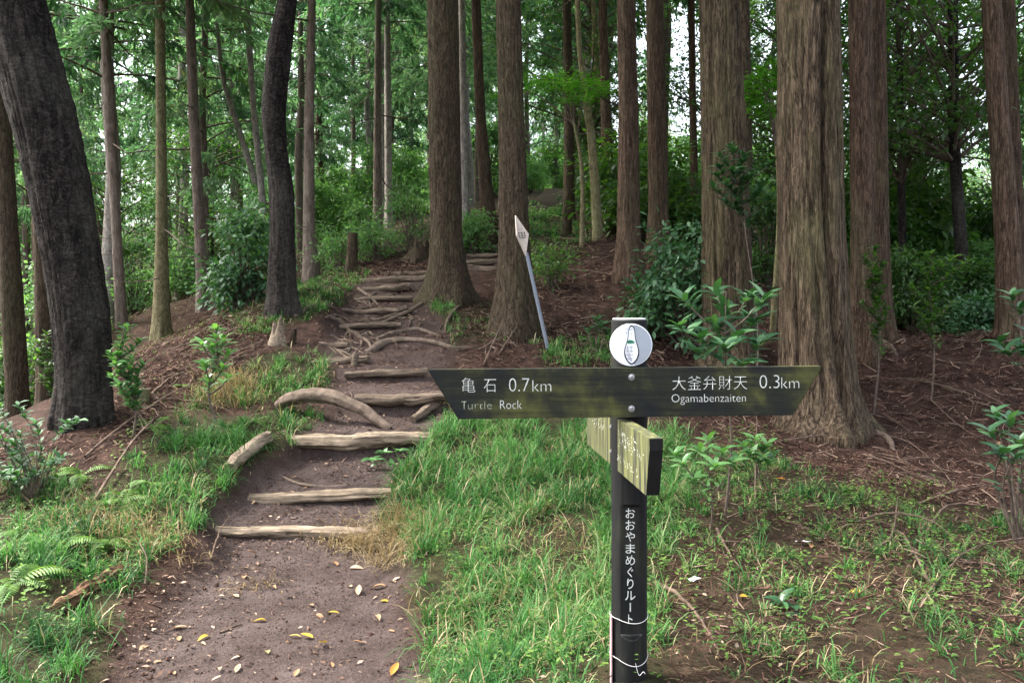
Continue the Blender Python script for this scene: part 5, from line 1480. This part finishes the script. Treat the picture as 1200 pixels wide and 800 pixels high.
def shrub(name, label, u, v, d, stems, kind, whorl=6, along=8, group=None, seed=1, cat='shrub', scale=1.0, stem_r=.008, mesh=False, up=.35, face=0.0, single=False):
    """stems: list of tip pixels (u, v, depth offset); leaves are whorled at the tips and scattered on the upper stem"""
    g = np.random.default_rng(seed)
    b = px(u, v, d); b[2] = hz1(b[0], b[1])
    t = thing(name, label, cat, tuple(b), 0, group)
    ls = leaf_set(kind)
    fm = MB()
    if single:
        tips = np.array([px(a_, b_, d + c_) for a_, b_, c_ in stems]) - b
        top = tips[np.argmax(tips[:, 2])].copy(); top[0] = tips[:, 0].mean() * .6 + top[0] * .4; top[1] = tips[:, 1].mean()
        MS = spline([np.array([0, 0, -.08]), top * .33 + np.array([g.normal(0, .05), 0, 0]), top * .7 + np.array([g.normal(0, .04), 0, 0]), top], 24)
        V, Q = tubes(MS, np.linspace(stem_r * 1.5, stem_r * .5, 24), 7, .05, seed)
        obj('stem', mk_mesh('stem', V, Q), M['branch'], t)
    for (tu, tv, dd) in stems:
        tip = px(tu, tv, d + dd) - b
        mid = tip * .5 + np.array([g.normal(0, .04), g.normal(0, .04), .12 * abs(tip[0]) + .03])
        n = 12
        root_ = np.array([g.normal(0, .015), g.normal(0, .015), -.05])
        if single:
            root_ = MS[np.argmin(np.abs(MS[:, 2] - (tip[2] - .12 - .35 * abs(tip[0] - top[0]))))]
            mid = (root_ + tip) / 2 + np.array([0, 0, -.02])
        P = spline([root_, mid, tip], n)
        V, Q = tubes(P, np.linspace(stem_r * 1.2, stem_r * .45, n), 6, .05, seed)
        obj('stem', mk_mesh('stem', V, Q), M['branch'], t)
        ax = norm(P[-1] - P[-3])
        items = []
        for k in range(whorl):
            a = k * 2.4 + g.uniform(-.3, .3)
            items.append((P[-1] - ax * .012 * k * scale, a, g.uniform(.05, .75), 1.0))
        for k in range(along):
            s = g.uniform(.4 if not single else .1, .97); p = np.array([np.interp(s, np.linspace(0, 1, n), P[:, j]) for j in range(3)])
            items.append((p, g.uniform(0, 6.28), g.uniform(.0, .6), g.uniform(.55, .95)))
        for p, a, el, s in items:
            dv = np.array([math.cos(a) * math.cos(el), math.sin(a) * math.cos(el) - face, math.sin(el) - .1]) + ax * up
            nn = np.array([-math.cos(a) * .3 * g.uniform(0, 2), -math.sin(a) * .3 - .25, 1.0])
            sc_ = s * scale * g.uniform(.75, 1.12)
            if mesh:
                me = ls[g.integers(5)]
                co = np.empty(len(me.vertices) * 3); me.vertices.foreach_get('co', co); co = co.reshape(-1, 3)
                V = place(co, p[None], dv[None], nn[None], np.array([sc_]), np.array([sc_]), np.array([sc_]))
                nq = (len(co) // 3 - 1)
                Q = [q_ for i in range(nq) for q_ in ((i * 3, i * 3 + 1, i * 3 + 4, i * 3 + 3), (i * 3 + 1, i * 3 + 2, i * 3 + 5, i * 3 + 4))]
                fm.add(V, Q, None, g.random())
            else:
                obj('leaf', ls[g.integers(5)], None, t, tuple(p), basis_euler(dv, nn), sc_)
    if mesh: fm.build('foliage', ls[0].materials[0], t)
    return t
shrub('aucuba_shrub', 'big-leaved glossy shrub rising behind the right arm of the arrow board', 848, 612, 4.7,
      [(800,350,.1),(838,342,.25),(878,345,.15),(897,348,-.1),(795,382,-.25),(835,378,0.),(865,392,-.15),(885,375,.2),(850,405,-.3),(815,410,-.2),(872,425,-.3),(850,362,.1),(820,395,-.1),(893,400,0)],
      'aucuba', 9, 5, seed=601, stem_r=.006, scale=.82, single=True)
shrub('leafy_shrub', 'fresh narrow-leaved plant under the right arm of the arrow board', 832, 608, 4.5, [(820,525,0),(848,528,-.1),(800,542,-.1),(838,545,-.15),(860,540,.1),(812,560,-.1),(790,532,.1),(830,512,.1)], 'aucuba_light', 7, 5, seed=621, stem_r=.004, scale=.62, single=True)
shrub('aucuba_shrub', 'large-leaved plant at the edge of the twig heap with bluish gloss', 1195, 580, 4.7, [(1160,505,-.1),(1182,490,0),(1195,515,-.15),(1210,500,.1),(1175,530,-.2),(1225,520,0),(1165,482,.1),(1190,535,-.2)], 'aucuba', 8, 3, seed=602, scale=.72)
shrub('aucuba_sapling', 'leafy sapling leaning in front of the pole-like reddish cedar', 1225, 470, 7.5, [(1185,345,-.1),(1195,360,.1),(1178,412,-.2),(1195,405,0),(1205,390,.1),(1215,350,0),(1170,400,0)], 'aucuba', 8, 4, seed=603, scale=.95, single=True)
shrub('young_sapling', 'young fresh-leaved sapling on the left slope with upright leaf rosettes', 258, 478, 6.7, [(250,405,0),(262,398,.1),(240,425,-.1),(262,430,-.1),(252,384,.05),(245,445,0),(270,440,.1),(236,402,0),(268,415,0)], 'aucuba_light', 10, 6, seed=604, scale=.8, single=True)
shrub('young_sapling', 'bushy dark-leaved sapling right of the leaning trunk base', 153, 486, 6.1, [(140,402,0),(150,382,.1),(165,398,.1),(135,425,-.1),(155,420,0),(168,425,.1),(140,450,-.1),(150,440,0),(130,440,0),(162,445,.05),(148,462,0),(128,412,0),(145,415,.1),(160,460,0)], 'fresh', 14, 12, seed=605, scale=.85, single=True, mesh=True)
shrub('leafy_shrub', 'grey-green small-leaved shrub in the lower left slope corner', 40, 585, 5.3, [(float(a), float(b), float(c)) for a, b, c in zip(np.random.default_rng(8).uniform(-40, 95, 30), np.random.default_rng(9).uniform(465, 560, 30), np.random.default_rng(10).uniform(-.25, .25, 30))], 'small', 13, 10, seed=606, scale=.85, mesh=True, stem_r=.004)
shrub('leafy_shrub', 'dense leaf clump hanging on the far side of the leaning trunk', 66, 500, 8.2, [(45,400,0),(55,390,.1),(65,405,0),(40,420,0),(55,425,-.1),(68,425,.1),(48,440,0),(60,445,0),(72,440,.1),(38,405,.1)], 'dull', 26, 22, seed=607, scale=1.0, mesh=True, single=True)
shrub('tall_sapling', 'tall sapling spreading glossy leaves across the thick greyish cedar', 884, 470, 8.4,
      [(840,195,0),(855,172,.1),(875,180,0),(890,195,.2),(905,190,.1),(850,215,-.1),(870,215,0),(890,225,0),(862,240,0),(905,230,.2),(880,255,.1),(835,220,-.1),(848,235,-.1),(868,190,0.),(898,212,.1),(842,182,0.),(858,200,-.1),(880,205,0),(838,205,0),(860,225,0)], 'aucuba', 15, 10, seed=610, scale=.78, mesh=True, single=True)
shrub('tall_sapling', 'thin dark sapling in front of the straight reddish cedar', 1023, 460, 8.6, [(1010,300,0),(1025,290,0),(1040,305,0),(1015,330,0),(1035,335,.1),(1025,350,0),(1008,355,0),(1042,360,0),(1020,380,0),(1030,320,-.1)], 'dull', 26, 20, seed=611, scale=1.25, mesh=True, single=True)
shrub('tall_sapling', 'thin dark sapling standing free in the right twig heap', 1091, 462, 8.8, [(1075,310,0),(1090,295,0),(1105,305,.1),(1120,300,0),(1065,335,0),(1085,330,0),(1110,330,0),(1095,350,0),(1070,360,0),(1115,355,.1),(1135,305,0),(1080,375,0)], 'dull', 26, 20, seed=612, scale=1.3, mesh=True, single=True)
shrub('seedling', 'tiny bluish seedling with yellow leaf in the right foreground weeds', 923, 738, 3.35, [(915,705,0),(928,712,.02),(920,720,-.03)], 'aucuba', 3, 1, seed=613, scale=.52, stem_r=.003, cat='plant')
shrub('seedling', 'small leafy plant on the brown slope behind the round plate', 700, 402, 9.4, [(690,385,0),(700,372,0),(708,380,0),(715,388,0)], 'aucuba', 9, 3, seed=614, scale=.8, cat='plant')
shrub('seedling', 'small leafy plant below the third log step', 446, 556, 6.2, [(438,540,0),(450,530,0),(460,545,-.05),(470,528,0)], 'fresh', 6, 3, seed=615, scale=.8, cat='plant', stem_r=.003)
shrub('leafy_shrub', 'low fresh green plant clump in the grass by the arrow board end', 890, 545, 5.6, [(870,520,0),(885,512,0),(900,520,0),(880,530,-.1),(895,535,-.1),(865,535,0),(905,535,0)], 'fresh', 8, 5, seed=616, scale=.9, stem_r=.004)
# bushes of many small leaves: dense mounds
def bush(name, label, u, v, d, w, h, n, m, leaf=.055, seed=1, group=None, depth=None):
    g = np.random.default_rng(seed)
    b = px(u, v, d); b[2] = hz1(b[0], b[1])
    t = thing(name, label, 'bush', tuple(b), 0, group)
    mb, st = MB(), MB()
    nc = max(10, n // 70)
    W_ = w / F * d / 2; H_ = h / F * d; D_ = depth or W_ * .8
    P, R_ = [], []
    for k in range(nc):
        a = g.uniform(0, 6.28); rr = g.uniform(.2, 1) ** .5; hh = g.uniform(.12, 1)
        sq = math.sqrt(max(.08, 1 - (hh - .35) ** 2 / .55))
        c = np.array([W_ * rr * math.cos(a) * sq, D_ * rr * math.sin(a) * sq, H_ * hh])
        tt = spline([np.array([g.normal(0, .08), g.normal(0, .08), -.08]), c * np.array([.45, .45, .6]), c], 6); P.append(tt); R_.append(np.linspace(.014, .003, 6))
        k2 = int(n / nc * g.uniform(.6, 1.4)); s = g.uniform(.11, .24) * max(.8, W_)
        q_ = g.normal(0, 1, (k2, 3)) * np.array([s, s, s * .6])
        dv = norm(q_ + g.normal(0, .12, (k2, 3))); dv[:, 2] -= .15
        ln = leaf * g.uniform(.6, 1.3, k2)
        leaves(mb, c + q_, dv, np.stack([g.normal(0, .4, k2), g.normal(-.2, .4, k2), np.ones(k2)], -1), ln, ln * .5, g, 'leaf' if d < 14 else 'dia', np.clip(g.normal(.5, .2) + g.normal(0, .12, k2), 0, 1))
    V, Q = tubes(np.array(P), np.array(R_), 4); st.add(V, Q)
    mb.build('foliage', M[m], t); st.build('stem', M['branch'], t)
    return t
BUSH = [
 ('dense dark glossy evergreen bush below the crooked dark tree', 284, 372, 10.9, 66, 112, 3000, 'satin', .095),
 ('broad dark glossy bush between the purplish cedar and the thick greyish cedar', 808, 385, 10.2, 125, 145, 3600, 'gloss', .105),
 ('glossy low bush under the thick greyish cedar', 775, 372, 10.6, 60, 60, 1300, 'gloss', .10),
 ('pale green bush on the crest left of the flared cedar', 482, 288, 16, 50, 84, 1800, 'broad_light', .08),
 ('rounded light green bush beside the waist-high cut trunk', 442, 300, 15.5, 46, 44, 1300, 'broad_light', .075),
 ('low pale bush behind the waist-high cut trunk', 396, 318, 15, 40, 46, 1100, 'broad_light', .075),
 ('misty small bush at the crooked tree right side', 376, 330, 17, 30, 50, 800, 'broad_light', .08),
 ('light green bush between the two big brown cedars', 556, 272, 16, 34, 44, 1600, 'broad_light', .09),
 ('leafy green bush behind the furrowed cedar and diamond sign', 646, 318, 12.2, 34, 50, 900, 'broad', .07),
 ('green shrub on the upper slope near the knee-high cut trunk', 628, 264, 19, 26, 22, 500, 'broad_light', .09),
 ('shadowy bush at the wood edge behind the thin dark sapling', 1075, 402, 13, 80, 90, 4200, 'broad', .09),
 ('dark bush beside the bent broadleaf trunk', 1120, 404, 13.5, 80, 80, 3800, 'broad', .09),
 ('fresh green bush beyond the bent broadleaf trunk', 1140, 392, 16.5, 70, 90, 3200, 'broad_light', .10),
 ('glossy dark bush beside the pole-like reddish cedar', 1150, 405, 11.5, 50, 50, 1900, 'gloss', .09),
 ('large shady bush right of the pole-like reddish cedar', 1235, 400, 13, 120, 120, 4500, 'broad', .09),
 ('shady bush in the gap behind the huge buttressed cedar', 900, 395, 14, 60, 110, 3200, 'broad', .09),
 ('dark bush behind the reddish cedar just upslope', 800, 310, 16, 70, 70, 2600, 'broad', .1),
 ('bright bush left of the olive conifer pole', 160, 400, 20, 80, 90, 3000, 'broad_light', .11),
 ('leafy bush beside the grey-brown conifer on the left slope', 215, 360, 19, 50, 70, 2200, 'broad_light', .1),
 ('bright bush behind the brown cedar poles at the slope foot', 70, 440, 17, 110, 110, 3800, 'broad_light', .11),
 ('green bush down the left slope behind the leaf clump', 20, 500, 13, 90, 90, 3000, 'broad', .09),
 ('small bush on the crest right of the straight brown conifer', 425, 285, 20, 40, 40, 900, 'broad_light', .11),
 ('far bush on the slope beyond the crest', 520, 262, 22, 50, 34, 1000, 'broad_light', .12),
 ('green bush right of the far upper trail', 690, 262, 20, 60, 70, 2200, 'broad', .1),
 ('bush behind the two reddish cedars on the slope', 745, 285, 18, 80, 90, 3200, 'broad', .1),
 ('dark undergrowth bush below the bright gap in the wood', 990, 385, 16, 90, 70, 3000, 'broad', .1),
]
for i, (lab, u, v, d, w, h, n, m_, lf) in enumerate(BUSH):
    bush('bush', lab, u, v, d, w, h, n, m_, lf, 700 + i)
# hedge-like growth closing the views between the far trunks
g = np.random.default_rng(31)
UB = []
for k in range(3):
    t = bush('bush', 'x', 600, 500, 6, 320, 300, 3600, ('broad_light', 'broad', 'broad_light')[k], .13, 760 + k)
    UB.append([(c.data) for c in t.children])
    for c in list(t.children): bpy.data.objects.remove(c)
    bpy.data.objects.remove(t)
UND = []
def under(n, ur, dr, lab, grp, ks, seed):
    g = np.random.default_rng(seed)
    for _ in range(n):
        d = g.uniform(*dr); u = g.uniform(*ur); x = (u - U0) / F * d
        if abs(x - np.interp(d, PC[:, 0], PC[:, 1])) < 1.6 and d < 36: continue
        t = thing('bush', '', 'bush', (x, d, hz1(x, d) - .05), g.uniform(0, 6.28), grp)
        UND.append((u, d, lab, t))
        s = g.uniform(.8, 1.7)
        k = UB[ks[g.integers(len(ks))]]
        obj('foliage', k[0], None, t, scale=(s, s, s)); obj('stem', k[1], None, t, scale=(s, s, s))
under(44, (-300, 520), (27, 62), 'leafy undergrowth bush', 'undergrowth bushes of the bright left wood', [0, 2], 41)
under(22, (680, 1450), (16, 27), 'shady undergrowth bush', 'undergrowth bushes of the dim right wood', [1], 42)
under(40, (680, 1500), (30, 60), 'bright far undergrowth bush', 'bright undergrowth behind the dim right wood', [0, 2], 44)
under(26, (520, 760), (31, 62), 'trailside undergrowth bush', 'undergrowth bushes near the upper trail', [0, 2], 43)
label_by_ref(UND, '{desc}, {nth} back behind the {ref}')
# maple sprays: flat tiers of small bright leaves on thin limbs
def maple(label, stem_uv, tiers, m_, seed, base):
    g = np.random.default_rng(seed)
    b = px(*base); b[2] = hz1(b[0], b[1])
    t = thing('maple_tree', label, 'tree', tuple(b))
    top = px(*stem_uv) - b
    P = spline([np.array([0, 0, -.1]), top * .5 + np.array([.1, 0, .1]), top], 24)
    V, Q = tubes(P, np.linspace(.05, .02, 24), 8, .04, seed); obj('trunk', mk_mesh('trunk', V, Q), M['olive_bark'], t)
    mb, lb_ = MB(), MB()
    for (u, v, d, w, th_, n) in tiers:
        c = px(u, v, d) - b; W_ = w / F * d / 2
        V, Q = tubes(spline([P[-4 - int(g.integers(4))], (c + top) / 2 + np.array([0, 0, .1]), c], 10), np.linspace(.016, .005, 10), 5); lb_.add(V, Q)
        for k in range(8):
            e_ = c + np.array([g.uniform(-1, 1) * W_, g.uniform(-.5, .5) * W_, g.normal(0, th_)])
            V, Q = tubes(spline([c, (c + e_) / 2 + np.array([0, 0, .04]), e_], 6), np.linspace(.005, .002, 6), 4); lb_.add(V, Q)
        x_ = g.uniform(-1, 1, n); y_ = g.uniform(-1, 1, n)
        k = x_ ** 2 + y_ ** 2 < 1.05
        x_, y_ = x_[k], y_[k]; n = len(x_)
        pos = c + np.stack([x_ * W_, y_ * W_ * .7, g.normal(0, th_, n) - .12 * (x_ ** 2) * W_], -1)
        a = g.uniform(0, 6.28, n); ln = g.uniform(.04, .075, n)
        for off in (-.75, 0, .75):                       # three main lobes per leaf
            dv = np.stack([np.cos(a + off), np.sin(a + off), g.normal(-.15, .15, n)], -1)
            leaves(mb, pos, dv, np.stack([g.normal(0, .25, n), g.normal(0, .25, n), np.ones(n)], -1), ln * (1 if off == 0 else .8), ln * .36, g, 'dia', np.clip(g.normal(.5, .2, n), 0, 1))
    mb.build('crown', M[m_], t); lb_.build('limb', M['branch'], t)
maple('young maple with flat bright green tiers beside the far upper trail', (668,120,14.2), [(648,100,14.0,70,.05,520),(690,102,14.3,66,.05,520),(630,90,14.5,40,.04,220),(668,92,14.6,60,.05,420),(705,108,14.0,34,.05,200),(676,116,13.8,50,.04,260),(585,112,15,26,.04,140),(640,180,15,50,.06,200)], 'maple', 801, (682,290,14.2))
maple('shaded maple with flat green tiers beside the huge buttressed cedar', (905,110,11), [(890,95,10.6,46,.06,300),(885,115,10.8,44,.06,260),(895,130,10.6,40,.06,220),(880,105,11.2,40,.06,240),(900,80,11.2,30,.06,180)], 'maple', 802, (905,420,11.2))
# ferns
def fern(label, u, v, nfr, L_, seed, group=None):
    g = np.random.default_rng(seed)
    b = hit(u, v)
    t = thing('fern', label, 'fern', tuple(b), 0, group)
    for k in range(nfr):
        a = k / nfr * 6.28 + g.uniform(-.4, .4); l = L_ * g.uniform(.7, 1.15); n = 18
        s = np.linspace(0, 1, n); el0 = g.uniform(.6, 1.1)
        rad = l * s * .85; zz = l * (math.tan(el0) * .5 * s - .75 * s ** 2)
        rach = np.stack([rad * math.cos(a), rad * math.sin(a), zz], -1)
        mb = MB(); V, Q = tubes(rach, np.linspace(.0022, .0008, n), 4); mb.add(V, Q, None, .3)
        tan = norm(np.gradient(rach, axis=0)); sd_ = norm(np.cross(tan, [0, 0, 1])); up_ = np.cross(sd_, tan)
        wl = l * .26 * np.sin(np.pi * (s * .9 + .1)) ** .8
        for sg in (-1, 1):
            dv = sd_[2:] * sg + tan[2:] * .35 - up_[2:] * .15
            leaves(mb, rach[2:], dv, up_[2:], wl[2:], np.full(n - 2, l * .05), g, 'leaf', np.clip(g.normal(.5, .2, n - 2), 0, 1))
        mb.build('frond', M['fern'], t)
for i, (u, v, nf, l, lab) in enumerate([(140,592,8,.34,'bright green fern below the arched dead branch'),(40,640,8,.36,'arching fern at the left grass edge'),(65,652,7,.3,'smaller fern beside the arching fern at the grass edge'),
    (15,690,7,.34,'pale fern in the lower left grass'),(175,570,6,.26,'small fern near the slanting grey stick'),(300,495,6,.2,'little fern under the bowed grey limb'),(860,560,7,.3,'fern in the weeds under the right arm of the board'),
    (120,640,7,.28,'fern among dry stalks on the left bank'),(205,522,6,.22,'tiny fern on the left bank above the tussock'),(180,500,7,.26,'fern on the left slope by the small cut stump'),(95,560,8,.3,'fern under the leaning trunk base'),(215,455,6,.22,'little fern at the foot of the young sapling'),(235,400,6,.24,'fern on the upper left slope below the evergreen bush')]):
    fern(lab, u, v, nf, l * .8, 850 + i)

# ------------------------------------------------------------------ single fallen leaves and scraps on the path
g = np.random.default_rng(91)
def fl_mesh(seed, L_, W_):
    me = leaf_mesh('fallen_leaf', L_, W_, seed, fold=.25, droop=.25 * (seed % 3 - 1) + .05)
    return me
FLM = {}
for m_ in ('leaf_tan', 'leaf_yellow', 'leaf_orange'):
    FLM[m_] = []
    for k in range(4):
        me = fl_mesh(900 + k, .06 + .008 * k, .024 + .004 * k); me.materials.append(M[m_]); FLM[m_].append(me)
def fallen(u, v, m_, s, label, group=None):
    p = hit(u, v)
    o = obj('fallen_leaf', FLM[m_][g.integers(4)], None, None, (p[0], p[1], p[2] + .008), (g.uniform(-.3, .3), g.uniform(-.3, .3), g.uniform(0, 6.28)), s)
    tag(o, label, 'leaf', group)
for (u, v) in [(312,730),(353,749),(367,750),(382,755),(314,768),(245,748),(398,722)]:
    fallen(u, v, 'leaf_yellow', .85, 'yellow-tan curled leaf lying on the bare dirt', 'yellow leaves on the dirt')
for (u, v) in [(258,784),(276,790),(248,800),(363,710),(296,682),(285,681),(205,685),(200,740),(256,700),(280,704),(335,755),(163,766),(235,755),(281,771),(370,724),(210,755),(320,690),(412,690),(440,725),(455,742),(425,755),(300,650),(310,632),(180,780),(205,795),(390,785),(345,795),(420,700)]:
    fallen(u, v, 'leaf_tan', g.uniform(.45, .95), 'pale tan leaf scrap on the bare dirt', 'tan leaf scraps on the dirt')
for (u, v) in [(463,685),(475,690),(460,683),(452,690),(410,668),(395,666)]:
    fallen(u, v, 'leaf_tan', 1.2, 'pinkish tan leaf in the heap at the dirt edge', 'leaf heap at the dirt edge')
for (u, v, lab) in [(492,440,'orange leaf resting on a thin worn log step'),(606,503,'orange leaf caught in the grass below the arrow board'),(712,545,'rust-brown leaf beside the slanting board'),(920,563,'orange leaf by the upright dead stem'),(1012,697,'orange-yellow leaf in the right weeds'),(876,702,'pale yellow leaf left of the tiny seedling'),(445,708,'yellow-orange leaf at the dirt edge below the tussock'),(1080,565,'orange-brown leaf near the bright weed patch'),(458,797,'orange leaf at the grass margin of the dirt')]:
    fallen(u, v, 'leaf_yellow' if 'yellow' in lab else 'leaf_orange', .9, lab)
for (u, v) in [(340,578),(358,577),(300,590),(350,560),(385,545),(395,480),(440,500),(372,470),(455,455),(420,455),(400,560),(365,535),(330,605),(470,480)]:
    fallen(u, v, 'leaf_tan', g.uniform(.5, .9), 'tan leaf scrap lying on a log-step tread', 'leaf scraps on the step treads')
for (u, v) in [(950,640),(1030,520),(812,688),(1170,520),(1140,545),(1065,515)]:
    fallen(u, v, 'leaf_tan', 1.1, 'pale leaf on the right-hand litter and weeds', 'pale leaves on the right litter')
# two pale scraps in the right weeds
for (u, v, lab) in [(943,640,'crumpled white scrap lying in the right weeds'),(812,685,'small whitish scrap right of the black post')]:
    p = hit(u, v); n_ = 7
    V = np.array([(i * .018 - .05, j * .012 - .02, .006 + .012 * vnoise(i * .9, j * 1.1, 5) ) for i in range(n_) for j in range(4)])
    Q = [(i * 4 + j, i * 4 + j + 1, (i + 1) * 4 + j + 1, (i + 1) * 4 + j) for i in range(n_ - 1) for j in range(3)]
    tag(obj('scrap', mk_mesh('scrap', V, Q), M['paper'], None, tuple(p + np.array([0, 0, .015])), (0.2, 0.1, g.uniform(0, 3)), .8), lab, 'scrap')
